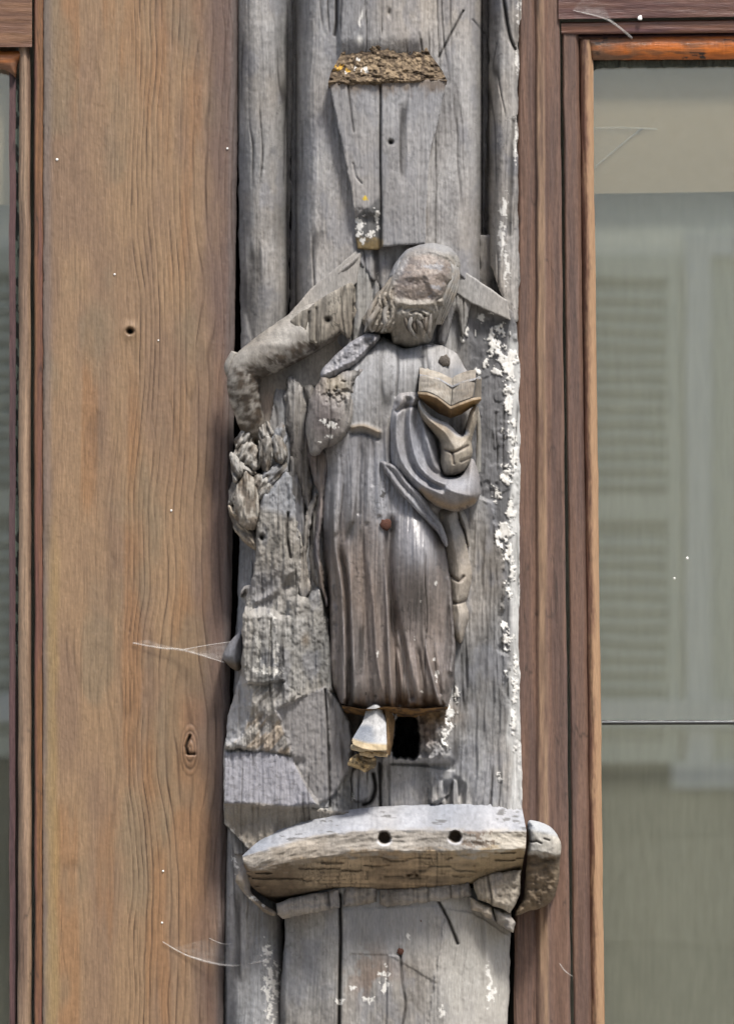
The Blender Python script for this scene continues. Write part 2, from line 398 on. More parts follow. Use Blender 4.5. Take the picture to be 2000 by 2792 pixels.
def shutter(x0, x1, z0, z1):
    s = box('shutter', x0, x0 + .05, FY + .012, FY + .05, z0, z1, M_SHUT, bl)
    for n, a in (('stile', (x1 - .05, x1, z0, z1)), ('rail', (x0 + .05, x1 - .05, z0, z0 + .09)), ('rail', (x0 + .05, x1 - .05, z1 - .09, z1)), ('rail', (x0 + .05, x1 - .05, (z0 + z1) / 2 - .05, (z0 + z1) / 2 + .05))):
        box(n, a[0], a[1], FY + .012, FY + .05, a[2], a[3], M_SHUT, s)
    box('slot_shade_sheet', x0 + .05, x1 - .05, FY + .004, FY + .010, z0 + .09, z1 - .09, M_SLOT, s)  # added grey sheet, stands in for the shade between the slats
    z = z0 + .10
    while z < z1 - .12:
        if abs(z + .03 - (z0 + z1) / 2) > .09:
            V = np.array([[x0 + .05, FY + .014, z + .03], [x1 - .05, FY + .014, z + .03], [x1 - .05, FY + .046, z], [x0 + .05, FY + .046, z],
                          [x0 + .05, FY + .014, z + .042], [x1 - .05, FY + .014, z + .042], [x1 - .05, FY + .046, z + .012], [x0 + .05, FY + .046, z + .012]])
            mesh('slat', V, [np.array([[0, 1, 2, 3], [7, 6, 5, 4], [3, 2, 6, 7], [0, 4, 5, 1]])], M_SHUT, s, flat=True)
        z += .06
GD = -62                                                     # depth of the glass
def house_window(xa, xb, z0, z1):
    wdt = xb - xa
    w = box('window', xa, xb, FY + .002, FY + .01, z0, z1, M_SHUT, bl)
    for a in ((xa - .1, xa, z0, z1 + .08), (xb, xb + .1, z0, z1 + .08), (xa, xb, z1, z1 + .08), ((xa + xb) / 2 - .04, (xa + xb) / 2 + .04, z0, z1)):
        box('frame', a[0], a[1], FY + .003, FY + .05, a[2], a[3], M_WHITE, w)
    box('sill', xa - .15, xb + .15, FY + .001, FY + .12, z0 - .1, z0, M_WHITE, w)
xs1, zt = mirror_pt(1850, 700, GD, FY); _, zb = mirror_pt(1850, 2080, GD, FY)
house_window(xs1 + .12, xs1 + 1.1, zb, zt)
shutter(xs1 - .52, xs1, zb, zt); shutter(xs1 + 1.24, xs1 + 1.76, zb, zt)
xl, _ = mirror_pt(14, 700, GD, FY)
house_window(xl - 1.4, xl - .45, zb, zt); shutter(xl - .3, xl + .25, zb, zt)

# ------------------------------------------------------------------ the room behind the facade
room = box('room_back_wall', -4, 4, 2.6, 2.7, 0, 4.2, M_ROOM); structure(room)
for nm, a in (('room_floor', (-4, 4, .3, 2.6, .8, .9)), ('room_ceiling', (-4, 4, .3, 2.6, 3.3, 3.4)), ('room_side_wall', (-4.1, -4, .3, 2.6, 0, 4.2)), ('room_side_wall', (4, 4.1, .3, 2.6, 0, 4.2))):
    structure(box(nm, *a, M_ROOM))
fb = box('facade_wall', -.235, .25, .1, .3, .5, 3.6, M_DARK); structure(fb)
for a in ((-8, -1.1, .1, .32, 0, 7), (1.1, 8, .1, .32, 0, 7), (-1.1, 1.1, .1, .32, 2.95, 7), (-1.1, 1.1, .1, .32, 0, 1.15)):
    structure(box('facade_wall', *a, M_PLASTER))

# ------------------------------------------------------------------ brown board left of the post
def panel_lines(X, Y):
    """signed distance-like field whose level lines are the annual rings of the board"""
    w = X + 16 * fbm(Y / 520, X / 400, 71, 2) + 5 * fbm(Y / 160, X / 70, 72, 2)
    for kx, ky, a, rx, ry in ((515, 2045, 62, 95, 260), (350, 905, 16, 60, 140), (560, 905, 22, 60, 260), (560, 300, 34, 90, 300)):
        w = w - .8 * a * np.tanh((X - kx) / a) * np.exp(-((X - kx) / (rx * 1.7)) ** 2 - ((Y - ky) / ry) ** 2)
    return w
_ring = np.cumsum(np.r_[118, [7, 6, 7, 6, 7, 7, 6, 7, 6, 7, 6, 7, 7, 8, 7, 8, 8, 7, 9, 8, 9, 9, 8, 9, 10, 9, 11, 12, 11, 13, 15, 14, 13, 16, 18, 15, 17, 20, 18, 15, 22, 19, 24, 18, 21, 26, 19, 22, 18, 26, 20, 24, 20, 22, 20, 22, 24]])
def panel_tex(X, Y):
    w = panel_lines(X, Y)
    i = np.clip(np.searchsorted(_ring, w) - 1, 0, len(_ring) - 2)
    a = _ring[i]; b = _ring[i + 1]; f = np.clip((w - a) / (b - a), 0, 1)
    strength = np.random.RandomState(3).uniform(.35, 1, len(_ring))[i]
    ln = np.exp(-((f - .88) * (b - a) / 2.0) ** 2) * (.5 + .5 * ss(250, 480, X)) * strength * np.clip((b - a) / 12, .45, 1) * (1 + .5 * fbm(X / 20, Y / 90, 75, 2))
    kr = np.hypot((X - 518) / 1, (Y - 2045) / 2.6); ins = ss(32, 24, kr)
    ln = ln * (1 - ins) + ins * .6 * np.exp(-((np.mod(kr, 8) - 4) / 1.6) ** 2)
    return f, ln
def panel_h(X, Y, S):
    f, ln = panel_tex(X, Y)
    h = 0 + 1.2 * f - 2.6 * ln
    h = h - 34 * gauss(X, Y, 355, 903, 8, 7) + 6 * gauss(X, Y, 355, 900, 22, 18)
    h = h - 16 * stroke(X, Y, [(518, 2006), (507, 2036), (512, 2054)], 3, False) - 12 * stroke(X, Y, [(512, 2056), (530, 2056)], 3, False) + 8 * gauss(X, Y, 520, 2050, 26, 40)
    h = h - 14 * ss(18, 0, S) * ss(560, 600, X)
    return h
def panel_c(X, Y, S, H):
    f, ln = panel_tex(X, Y)
    a = lin(142, 117, 91); b = lin(129, 106, 86); o = lin(142, 106, 73); g = lin(104, 98, 97)
    c = mix(a, b, ss(-.5, .7, fbm(X / 90, Y / 380, 81, 3)))
    c = mix(c, o, .6 * ss(.15, .8, fbm(X / 60, Y / 600, 82, 3) + .35 * ss(1500, 2300, Y)))
    c = mix(c, lin(124, 110, 90), .6 * ss(.2, .8, fbm(X / 130, Y / 300, 86, 3)))
    c = mix(c, lin(99, 82, 77), .85 * ss(480, 620, X + 30 * fbm(X / 60, Y / 200, 83, 3)))
    c = mix(c, g, .7 * np.maximum(ss(30, 8, S) * ss(560, 600, X), ss(34, 10, X - 118) * .8))
    c = mix(c, lin(150, 128, 84), .5 * ss(24, 6, np.abs(X - 143 + 6 * fbm(Y / 80, X / 50, 87, 2))) * ss(1300, 1700, Y))
    c = c * (.88 + .2 * f)[..., None]
    c = c * (1 + .12 * fbm(X / 3, Y / 40, 84, 3) + .07 * fbm(X / 5, Y / 6, 85, 2))[..., None]
    c = mix(c, lin(62, 46, 36), np.clip(ln * .95, 0, 1))
    c = mix(c, lin(30, 24, 20), np.clip(1.2 * gauss(X, Y, 355, 903, 9, 8) + stroke(X, Y, [(518, 2006), (507, 2036), (512, 2054)], 3.4, False) + .6 * stroke(X, Y, [(512, 2056), (530, 2056)], 3, False), 0, 1))
    return c
pn = thing('timber_board', 'broad brown softwood board with wavy grain and a split knot, left of the carved post', 'board', P(380, 2860, -20))
relief('board_face', [(119, -120), (651, -120), (648, 300), (640, 900), (634, 1500), (625, 2000), (613, 2500), (608, 2900), (116, 2900)], panel_h, panel_c, M_PANEL, pn, back=-50, pitch=2.6, bev=7, wob=1.2, seed=2, sm=False, crack=.25, gr=.5)
def fleck(x, y, d, r, par, seed): disc('paint_fleck', x, y, d, r, M_FLECK, par, 3, seed)
for k, (x, y, r) in enumerate([(620, 405, 4), (156, 435, 5), (313, 748, 4), (432, 928, 3), (467, 1392, 4), (445, 2375, 4), (442, 2516, 4)]): fleck(x, y, 1, r * .75, pn, k)

# ------------------------------------------------------------------ windows
def trimc(base, alt, seed, con=.2, edge=None, edgec=None):
    def f(X, Y, u):
        c = mix(base, alt, ss(-.6, .8, fbm(X / 22, Y / 420, seed, 3)))
        c = c * (1 + con * grain(X, Y, seed + 1, 3.2, 120) + .1 * fbm(X / 6, Y / 8, seed + 5, 2))[..., None]
        ck = cracks(X, Y, seed + 9, 14, 160, .05)
        c = mix(c, DARK, .6 * ck)
        if edge is not None: c = mix(c, edgec, edge(u, X, Y))
        return c
    return f
TR1 = lin(106, 83, 71); TR2 = lin(91, 73, 66); TR3 = lin(128, 100, 80)
# --- right window
wr = thing('window', 'large brown framed window with weathered rounded inner bead, right of the carved post', 'window', P(1800, 2860, -40), 'windows either side of the carved post')
def prof_jamb(u):
    h = np.interp(u, [0, .05, .33, .38, .46, .60, .66, .72, .95, 1], [-6, 0, 0, -7, 5, 9, 3, -8, -8, -14])
    return h + 8
def pale(u, X, Y): return np.clip(ss(.42, .48, u) * ss(.66, .58, u) * (.55 + .5 * fbm(X / 12, Y / 130, 92, 3)), 0, .85)
strip('outer_jamb', (1413, 1400), (1523, 1555), -120, 2900, prof_jamb, trimc(TR1, TR2, 90, .22, pale, lin(152, 126, 102)), M_TRIM, wr, -60, 56, 420, 91)
strip('inner_jamb', (1531, 1563), (1575, 1612), 88, 2900, lambda u: np.interp(u, [0, .1, .8, 1], [-16, -10, -12, -26]), trimc(TR1, TR2, 100, .2), M_TRIM, wr, -70, 24, 420, 101)
def beadp(u): return -40 + 22 * np.sin(np.clip(u * 1.08, 0, 1) * np.pi) ** .7 + 6 * u
def worn(u, X, Y): return np.clip(ss(.2, .75, u + .16 * fbm(X / 14, Y / 120, 111, 3) + .1 * fbm(X / 5, Y / 14, 113, 3)) * .85, 0, 1)
strip('bead', (1574, 1605), (1613, 1647), 108, 2900, beadp, trimc(lin(96, 66, 52), lin(84, 60, 50), 110, .2, worn, lin(163, 132, 102)), M_TRIM, wr, -72, 26, 420, 112, amp=1.6)
def railc(base, alt, seed):
    return lambda X, Y, u: mix(base, alt, ss(-.5, .7, fbm(X / 160, Y / 14, seed, 3))) * (1 + .22 * fbm(X / 60, Y / 3, seed + 1, 3))[..., None]
strip('head_board', 1521, 2330, (-140, -140), (52, 41), lambda u: 6 + 0 * u, railc(lin(98, 70, 60), lin(84, 58, 54), 120), M_RAIL, wr, -60, 40, 260, 121, vert=False)
strip('head_moulding', 1529, 2330, (61, 47), (94, 86), lambda u: np.interp(u, [0, .1, .9, 1], [-12, -4, -6, -14]), railc(lin(110, 78, 64), lin(92, 66, 66), 124), M_RAIL, wr, -60, 14, 260, 125, vert=False)
def orange(X, Y, S, H):
    c = mix(lin(126, 78, 44), lin(168, 92, 32), ss(-.3, .5, fbm(X / 70, Y / 12, 131, 3) + .5 * ss(1640, 1800, X)))
    c = mix(c, lin(98, 78, 62), ss(1760, 1600, X + 40 * fbm(X / 30, Y / 14, 133, 3)) * .8)
    c = c * (1 + .3 * fbm(X / 26, Y / 3.2, 132, 3))[..., None]
    c = mix(c, lin(40, 30, 24), ss(.28, .5, fbm(X / 22, Y / 4, 134, 3)) * ss(.1, .3, noise(X / 90, Y / 30, 135)))
    return mix(c, lin(84, 70, 76), ss(106, 98, Y + (X - 1600) * .008))
relief('head_rail', [(1536, 96), (2330, 86), (2330, 160), (1613, 164), (1598, 132), (1586, 112)], lambda X, Y, S: -40 + 20 * rnd(S, 34), orange, M_RAIL, wr, -72, 2.5, 2, .6, 130, sm=False, crack=0, gr=.3)
relief('putty', [(1611, 166), (2330, 161), (2330, 178), (1700, 184), (1625, 188), (1613, 200)], lambda X, Y, S: -58 + 0 * X, lambda X, Y, S, H: wood(X, Y, lin(78, 84, 76), lin(52, 56, 52), 140), M_PUTTY, wr, -70, 3, 2, 2, 140, crack=0)
def pane(name, x0, x1, y0, y1, par):
    a = P([x0, x1, x0, x1], [y0, y0, y1, y1], [GD] * 4); b = P([x0, x1, x0, x1], [y0, y0, y1, y1], [GD - 8] * 4)
    f = np.array([[0, 2, 3, 1], [5, 7, 6, 4], [0, 4, 6, 2], [1, 3, 7, 5], [0, 1, 5, 4], [2, 6, 7, 3]])
    return mesh(name, np.concatenate([a, b]), [f], M_GLASS, par, flat=True)
pane('glass', 1580, 2330, 150, 1967, wr); pane('glass', 1590, 2330, 1971, 2900, wr)
strip('glazing_bar', 1640, 2330, (1963, 1962), (1977, 1975), lambda u: GD + 2 + 12 * np.sin(np.pi * u), lambda X, Y, u: np.ones(X.shape + (3,)) * lin(130, 134, 138), M_METAL, wr, GD - 4, 10, 60, 150, vert=False, amp=0)
def blind(par, x0, x1, yb0, yb1, lab):
    o = strip('roller_blind', x0, x1, (60, 60), (yb0, yb1), lambda u: -86 + 2 * np.cos(u * 9), lambda X, Y, u: np.ones(X.shape + (3,)) * .4, M_BLIND, None, -90, 30, 40, 160, vert=False, amp=0)
    tag(o, lab, 'blind', 'beige blinds behind the panes'); return o
blind(wr, 1560, 2330, 529, 518, 'beige blind drawn part way down behind the right-hand window pane')
def curtain(x0, x1, lab):
    o = strip('net_curtain', (x0, x0), (x1, x1), 120, 2900, lambda u: -135 + 1.5 * np.sin(u * (x1 - x0) / 34) + 0 * u, lambda X, Y, u: np.ones(X.shape + (3,)) * .4, M_CURT, None, -140, int((x1 - x0) / 4), 40, 170, amp=0)
    tag(o, lab, 'curtain', 'net curtains behind the panes'); return o
curtain(1540, 2330, 'grey green net curtain hanging behind the right-hand window pane, below the beige blind')
disc('paint_fleck', 1743, 49, 7, 7, M_FLECK, wr, 3, 9); fleck(1872, 1522, GD + 1, 4, wr, 10); fleck(1837, 1577, GD + 1, 3, wr, 11)
# --- left window
wl = thing('window', 'narrow strip of a brown framed window with flaking green putty, left of the broad board', 'window', P(20, 2860, -40), 'windows either side of the carved post')
strip('outer_jamb', (93, 95), (119, 117), -120, 2900, lambda u: np.interp(u, [0, .12, .8, 1], [-12, -3, -3, -8]), trimc(lin(100, 68, 60), lin(116, 84, 58), 180, .2), M_TRIM, wl, -60, 14, 420, 181)
strip('bead', (53, 49), (83, 88), 128, 2900, lambda u: -30 + 17 * np.sin(u * np.pi) ** .6, trimc(lin(140, 118, 98), lin(112, 92, 78), 184, .25), M_TRIM, wl, -60, 18, 420, 185, amp=1.4)
strip('putty', (44, 40), (54, 50), 215, 2900, lambda u: -50 + 0 * u, lambda X, Y, u: mix(mix(lin(118, 132, 120), lin(52, 58, 54), ss(-.1, .15, fbm(X / 9, Y / 24, 187, 3))), lin(60, 52, 48), ss(1700, 1900, Y)), M_PUTTY, wl, -70, 6, 700, 188, amp=1)
strip('inner_jamb', (26, 26), (44, 42), 180, 2900, lambda u: -44 + 0 * u, trimc(lin(88, 66, 66), lin(74, 58, 60), 190, .15), M_TRIM, wl, -70, 8, 300, 191)
strip('head_board', -330, 88, (-140, -140), (128, 128), lambda u: -2 + 0 * u, railc(lin(118, 88, 66), lin(104, 76, 60), 194), M_RAIL, wl, -60, 60, 140, 195, vert=False)
relief('head_rail', [(-330, 140), (70, 138), (84, 128), (66, 146), (52, 170), (46, 190), (44, 214), (36, 204), (20, 192), (-10, 186), (-330, 186)], lambda X, Y, S: -36 + 18 * rnd(S, 24), lambda X, Y, S, H: mix(lin(150, 92, 46), lin(110, 76, 54), ss(158, 176, Y + 8 * fbm(X / 30, Y / 6, 197))) * (1 + .2 * fbm(X / 30, Y / 3, 198, 3))[..., None], M_RAIL, wl, -70, 2.5, 2, .6, 196, sm=False, crack=0, gr=.3)
pane('glass', -330, 30, 180, 2900, wl)
blind(wl, -330, 44, 560, 559, 'sliver of beige blind behind the left-hand window pane')
curtain(-330, 50, 'sliver of grey green net curtain behind the left-hand window pane')

# ------------------------------------------------------------------ the post
PZ = 62                                                      # face of the flat ground behind the carvings
post = thing('timber_post', 'weathered grey oak post with rounded rolls, flaking white paint along its right side', 'post', P(1030, 2900, 0))
def greyc(seed, warm=.4, con=.28, a=GREY, b=GREYD, extra=None):
    def f(X, Y, S, H):
        c = wood(X, Y, a, b, seed, con)
        c = mix(c, TAN, .7 * warm * ss(.0, .8, fbm(X / 55, Y / 120, seed + 70, 3)))
        c = mix(c, lin(112, 114, 122), .35 * ss(.1, .7, fbm(X / 45, Y / 90, seed + 75, 3)))
        if extra is not None: c = extra(c, X, Y, S, H)
        return c
    return f
def cross(X, Y, x0, x1, R):
    u = np.minimum(X - x0, x1 - X); return rnd(np.maximum(u, 0), R)
# long rolls
relief('left_roll', [(652, -120), (790, -120), (790, 600), (784, 900), (772, 1300), (772, 2480), (774, 2900), (612, 2900), (616, 2300), (640, 1800), (655, 1400), (656, 900), (650, 500)],
       lambda X, Y, S: -110 + 168 * cross(X, Y, 640 - 35 * ss(1400, 2500, Y), 784, 66) - 3 * fbm(X / 40, Y / 300, 201),
       greyc(200, .3, .16, lin(149, 147, 145), lin(120, 119, 118), extra=lambda c, X, Y, S, H: mix(c, PAINT, flakes(X, Y, [(728, 2600, 14, 40), (742, 2680, 22, 60), (738, 2760, 14, 40), (640, 2350, 8, 30)], 202, 9))), None, post, -160, 2.4, 10, 3, 200)
relief('right_roll', [(1332, -120), (1424, -120), (1416, 60), (1412, 200), (1410, 420), (1412, 640), (1413, 850), (1396, 880), (1378, 850), (1352, 770), (1326, 690), (1322, 520), (1328, 300), (1330, 100)],
       lambda X, Y, S: -100 + 156 * cross(X, Y, 1328, 1436, 44) - 16 * stroke(X, Y, [(1368, -20), (1386, 90), (1403, 135)], 4) - 9 * stroke(X, Y, [(1400, 330), (1392, 480), (1388, 640)], 7),
       greyc(210, .3, .26, lin(146, 142, 137), extra=lambda c, X, Y, S, H: mix(mix(c, PAINT, np.clip(flakes(X, Y, [(1420, 20, 10, 50), (1408, 165, 6, 34), (1404, 385, 7, 60), (1366, 640, 10, 60), (1380, 720, 9, 60), (1374, 560, 8, 40)], 212, 8) * .85, 0, 1)), DARK, .85 * stroke(X, Y, [(1368, -20), (1386, 90), (1403, 135)], 5) + .6 * stroke(X, Y, [(1400, 330), (1392, 480), (1388, 640)], 6))), None, post, -160, 2.4, 10, 4, 210)
def shaft_h(X, Y, S):
    return -120 + 212 * cross(X, Y, 806, 1314, 60) + 24 * ss(915, 932, X) * ss(1164, 1148, X) * ss(170, 100, Y) + 8 * gauss(X, Y, 1050, 0, 200, 1e5) - 10 * stroke(X, Y, [(917, -60), (917, 60), (912, 96)], 4, False) - 8 * stroke(X, Y, [(1262, 30), (1225, 100), (1196, 156)], 2.5, False) - 8 * stroke(X, Y, [(1288, 55), (1318, 92)], 3, False) - 10 * gauss(X, Y, 1060, 35, 5, 10)
def shaft_x(c, X, Y, S, H):
    c = mix(c, PAINT, np.clip(stroke(X, Y, [(990, 30), (980, 60), (979, 100)], 4, False) * ss(-.2, .3, fbm(X / 8, Y / 20, 222)) + gauss(X, Y, 980, 110, 8, 11), 0, 1))
    return mix(c, DARK, np.clip(.9 * stroke(X, Y, [(917, -60), (917, 60), (912, 96)], 5, False) + .7 * stroke(X, Y, [(1262, 30), (1225, 100), (1196, 156)], 3, False), 0, 1))
relief('shaft', [(788, -120), (1336, -120), (1334, 300), (1334, 680), (1334, 806), (1240, 744), (1150, 790), (1040, 790), (980, 716), (790, 876), (794, 500)], shaft_h,
       greyc(220, .3, .13, lin(151, 148, 145), lin(126, 123, 121), shaft_x), None, post, -160, 2.4, 6, 2, 220, sm=False)
relief('groove_back', [(1308, 640), (1404, 640), (1404, 890), (1308, 830)], lambda X, Y, S: -18 + 0 * X, greyc(228, .2, .3, lin(110, 107, 104), lin(84, 82, 80)), None, post, -100, 4, 3, 2, 228, sm=False)
# flat ground behind the figure, with broach-like gable facets at its top
def ground_h(X, Y, S):
    h = PZ + 6 * fbm(X / 70, Y / 140, 231, 3)
    t1 = (Y - 690) - (990 - X) * (170 / 200.)             # below left gable line
    t2 = (Y - 690) - (X - 1240) * (155 / 150.)
    h = h + 52 * np.exp(-np.maximum(t1, 0) / 70) * ss(1040, 960, X) + 14 * np.exp(-np.maximum(t2, 0) / 60) * ss(1220, 1270, X)
    # right-hand lower plate, a step proud of the flaked border
    pl = sdf(X + 5 * fbm(X / 14, Y / 18, 232), Y, smooth([(1180, 1400), (1330, 1362), (1352, 1420), (1368, 1500), (1378, 1580), (1372, 1640), (1366, 1690), (1378, 1720), (1362, 1770), (1384, 1790), (1390, 1830), (1376, 1880), (1396, 1940), (1410, 2010), (1412, 2230), (1180, 2240)]))
    h = h + 22 * ss(2, -8, pl)
    h = h - 16 * ss(1385, 1412, X)
    h = h + 36 * ss(690, 730, X + 10 * fbm(X / 20, Y / 60, 253)) * ss(910, 870, X) * ss(1000, 1100, Y) * ss(2000, 1900, Y)
    # cavity beside the foot, and broken wood above it
    cv = sdf(X + 3 * fbm(X / 12, Y / 12, 233), Y + 3 * fbm(X / 12, Y / 12, 234), smooth([(1084, 1948), (1112, 1944), (1136, 1958), (1144, 2000), (1140, 2062), (1104, 2068), (1070, 2058), (1072, 2000)]))
    h = h + 54 * ss(1250, 1205, X) * ss(1000, 1070, X) * ss(1895, 1935, Y) * ss(2085, 2066, Y) * (1 + .2 * fbm(X / 14, Y / 18, 235))
    h = h - 170 * ss(3, -5, cv)
    # lower facets
    f1 = sdf(X, Y, [(752, 1936), (880, 1884), (884, 2000), (812, 2090), (796, 2070)])
    f2 = sdf(X + 4 * fbm(X / 20, Y / 20, 236), Y, [(612, 2056), (700, 2044), (795, 2062), (830, 2150), (900, 2150), (900, 2205), (790, 2215), (612, 2190)])
    h = h + 26 * ss(4, -4, f2)
    h = h - 12 * stroke(X, Y, [(898, 1980), (899, 2260)], 3.5, False) - 14 * stroke(X, Y, [(1034, 2080), (1038, 2240)], 4, False)
    h = h - 20 * stroke(X, Y, [(1016, 2110), (1022, 2150), (1010, 2185), (990, 2195)], 5)
    h = h + 14 * ss(0, -6, sdf(X, Y, smooth([(960, 2098), (1010, 2100), (1018, 2150), (1000, 2180), (962, 2182)])))
    h = h + 12 * ss(0, -5, sdf(X, Y, [(1060, 2082), (1150, 2086), (1240, 2100), (1225, 2170), (1140, 2215), (1060, 2205)]))
    h = h + 4 * ss(.1, .5, fbm(X / 26, Y / 40, 237, 3)) * ss(1270, 1300, X) * ss(1420, 1330, Y)
    rough = ss(1150, 1200, X) * ss(2120, 2160, Y)
    h = h - 26 * ss(-.1, .5, noise(X / 10, Y / 60, 238)) * ss(1150, 1200, X) * ss(1290, 1240, X) * ss(2110, 2150, Y)
    h = h + 6 * grain(X, Y, 239, 9, 130) * ss(1220, 1260, X) * ss(1400, 1480, Y)
    return h
FL = [(1352, 932, 28, 42), (1380, 985, 34, 34), (1300, 1015, 16, 10), (1322, 990, 10, 12), (1350, 1010, 16, 12), (1340, 960, 8, 24), (1312, 870, 9, 14), (1340, 850, 8, 12), (1386, 1100, 13, 90), (1398, 1220, 10, 100), (1392, 1010, 14, 40), (1270, 905, 5, 12), (1258, 926, 6, 10),
      (1380, 1290, 16, 30), (1355, 1350, 18, 20), (1390, 1400, 12, 40), (1378, 1440, 20, 26), (1362, 1460, 16, 26), (1380, 1500, 12, 30), (1384, 1610, 10, 24), (1398, 1560, 10, 40), (1385, 1750, 14, 22), (1374, 1700, 10, 12), (1404, 1840, 8, 60), (1400, 1950, 7, 70), (1378, 1840, 8, 10),
      (1225, 1945, 14, 40), (1236, 1900, 12, 30), (1212, 2010, 13, 26), (1218, 2040, 9, 14), (1222, 1975, 13, 14), (892, 1865, 8, 26), (893, 1830, 5, 14), (920, 2085, 5, 12), (964, 2166, 8, 14), (916, 2110, 6, 10), (1362, 2116, 7, 12), (612, 2120, 5, 40), (1295, 905, 4, 10)]
def ground_x(c, X, Y, S, H):
    bord = ss(1262, 1292, X) * ss(840, 880, Y) * ss(1900, 1600, Y)
    pl = sdf(X + 5 * fbm(X / 14, Y / 18, 232), Y, smooth([(1180, 1400), (1330, 1362), (1352, 1420), (1368, 1500), (1378, 1580), (1372, 1640), (1366, 1690), (1378, 1720), (1362, 1770), (1384, 1790), (1390, 1830), (1376, 1880), (1396, 1940), (1410, 2010), (1412, 2230), (1180, 2240)]))
    c = mix(c, lin(94, 94, 96) * (1 + .3 * fbm(X / 16, Y / 22, 243, 3))[..., None], bord * ss(-4, 4, pl) * .9)
    c = mix(c, lin(132, 128, 124), .55 * ss(0, 30, (Y - 690) - np.abs(X - 1110) * .9 + 120) * ss(880, 850, Y))
    
    crz = np.exp(-(noise(X / 17, Y / 17, 246) / .07) ** 2)
    f2 = ss(4, -4, sdf(X, Y, [(612, 2056), (700, 2044), (795, 2062), (830, 2150), (890, 2170), (790, 2200), (612, 2190)]))
    c = mix(c, lin(136, 136, 148), f2 * .8); c = mix(c, lin(74, 72, 74), f2 * crz * .55)
    c = mix(c, lin(112, 88, 56) * (1 + .4 * fbm(X / 14, Y / 16, 248, 3))[..., None], gauss(X, Y, 1180, 1950, 60, 28) * .95)
    c = mix(c, lin(88, 70, 54), np.clip(gauss(X, Y, 1165, 2000, 30, 40) + gauss(X, Y, 960, 1955, 25, 22), 0, 1) * .8)
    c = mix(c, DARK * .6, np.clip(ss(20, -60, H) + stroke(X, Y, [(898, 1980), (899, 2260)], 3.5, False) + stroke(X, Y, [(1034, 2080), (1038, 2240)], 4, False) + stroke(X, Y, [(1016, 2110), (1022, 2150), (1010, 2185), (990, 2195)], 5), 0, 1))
    c = mix(c, lin(178, 178, 176) * (1 + .15 * fbm(X / 6, Y / 60, 252, 2))[..., None], ss(1380, 1398, X + 9 * fbm(X / 14, Y / 80, 251, 3)) * ss(880, 960, Y) * .9)
    fl = flakes(X, Y, FL, 250, 13, .9)
    return mix(c, PAINT, fl)
def ground_hh(X, Y, S): return ground_h(X, Y, S) + 3.5 * flakes(X, Y, FL, 250, 13, .9)
relief('carved_ground', [(985, 684), (1245, 690), (1262, 742), (1330, 800), (1394, 846), (1408, 880), (1414, 960), (1416, 1300), (1414, 1700), (1420, 2060), (1426, 2330), (640, 2330), (612, 2210), (612, 2050), (650, 1980), (690, 1600), (710, 1300), (760, 1000), (792, 858)], ground_hh,
       greyc(240, .2, .16, lin(142, 140, 138), lin(104, 102, 100), ground_x), None, post, -10, 2.7, 6, 2.5, 240, sm=False)
# lower post below the ledge
def low_h(X, Y, S):
    h = np.interp(X, [760, 778, 925, 932, 1200, 1330, 1400], [10, 56, 110, 114, 118, 74, 6]) + 4 * fbm(X / 60, Y / 150, 261, 3)
    h = h - 24 * stroke(X, Y, [(926, 2440), (929, 2560), (926, 2660), (922, 2900)], 4) - 14 * stroke(X, Y, [(1196, 2460), (1222, 2510), (1246, 2572)], 4)
    h = h - 8 * stroke(X, Y, [(1090, 2600), (1096, 2680), (1104, 2740), (1096, 2800)], 3) + 7 * ss(2, -3, sdf(X, Y, [(1058, 2604), (1090, 2606), (1104, 2740), (1080, 2900), (1050, 2900)]))
    h = h + 5 * ss(2, -2, sdf(X + 4 * fbm(X / 20, Y / 20, 262), Y, [(1215, 2478), (1290, 2490), (1400, 2560), (1390, 2900), (1150, 2900), (1180, 2700)]))
    h = h + 2.5 * ss(3, -3, sdf(X + 3 * fbm(X / 14, Y / 14, 265), Y, [(930, 2480), (1200, 2470), (1215, 2560), (1190, 2680), (1060, 2604), (955, 2600), (930, 2640)]))
    return h
LF = [(1046, 2652, 14, 20), (1050, 2690, 12, 14), (1334, 2690, 8, 44), (1342, 2712, 12, 28), (924, 2728, 12, 9), (1004, 2724, 14, 10), (960, 2692, 8, 8), (1111, 2554, 7, 10), (1205, 2760, 10, 18), (1330, 2650, 6, 20)]
def low_x(c, X, Y, S, H):
    c = mix(c, lin(176, 172, 164), .55 * ss(1180, 1250, X))
    c = mix(c, lin(140, 140, 140), .6 * ss(930, 950, X) * ss(1210, 1150, X) * ss(2640, 2560, Y))
    c = mix(c, lin(122, 102, 86), .7 * ss(-.1, .3, fbm(X / 40, Y / 50, 268, 3)) * gauss(X, Y, 1010, 2660, 70, 70))
    c = mix(c, DARK, np.clip(.95 * stroke(X, Y, [(926, 2440), (929, 2560), (926, 2660), (922, 2900)], 4.5) + .9 * stroke(X, Y, [(1196, 2460), (1222, 2510), (1246, 2572)], 4) + .7 * stroke(X, Y, [(1090, 2600), (1096, 2680), (1104, 2740), (1096, 2800)], 3), 0, 1))
    return mix(c, PAINT, flakes(X, Y, LF, 266, 9, .9))
relief('lower_shaft', [(770, 2420), (1400, 2420), (1392, 2560), (1388, 2700), (1376, 2900), (748, 2900), (762, 2700), (776, 2560)], low_h, greyc(260, .25, .15, lin(148, 146, 143), lin(120, 118, 116), low_x), None, post, -60, 2.4, 8, 3, 260, sm=False, crack=.25)
disc('nail_head', 1090, 2594, 118, 9, M_RUST, post, 8, 4); disc('nail_head', 1144, 2511, 116, 6, M_RUST, post, 6, 5)

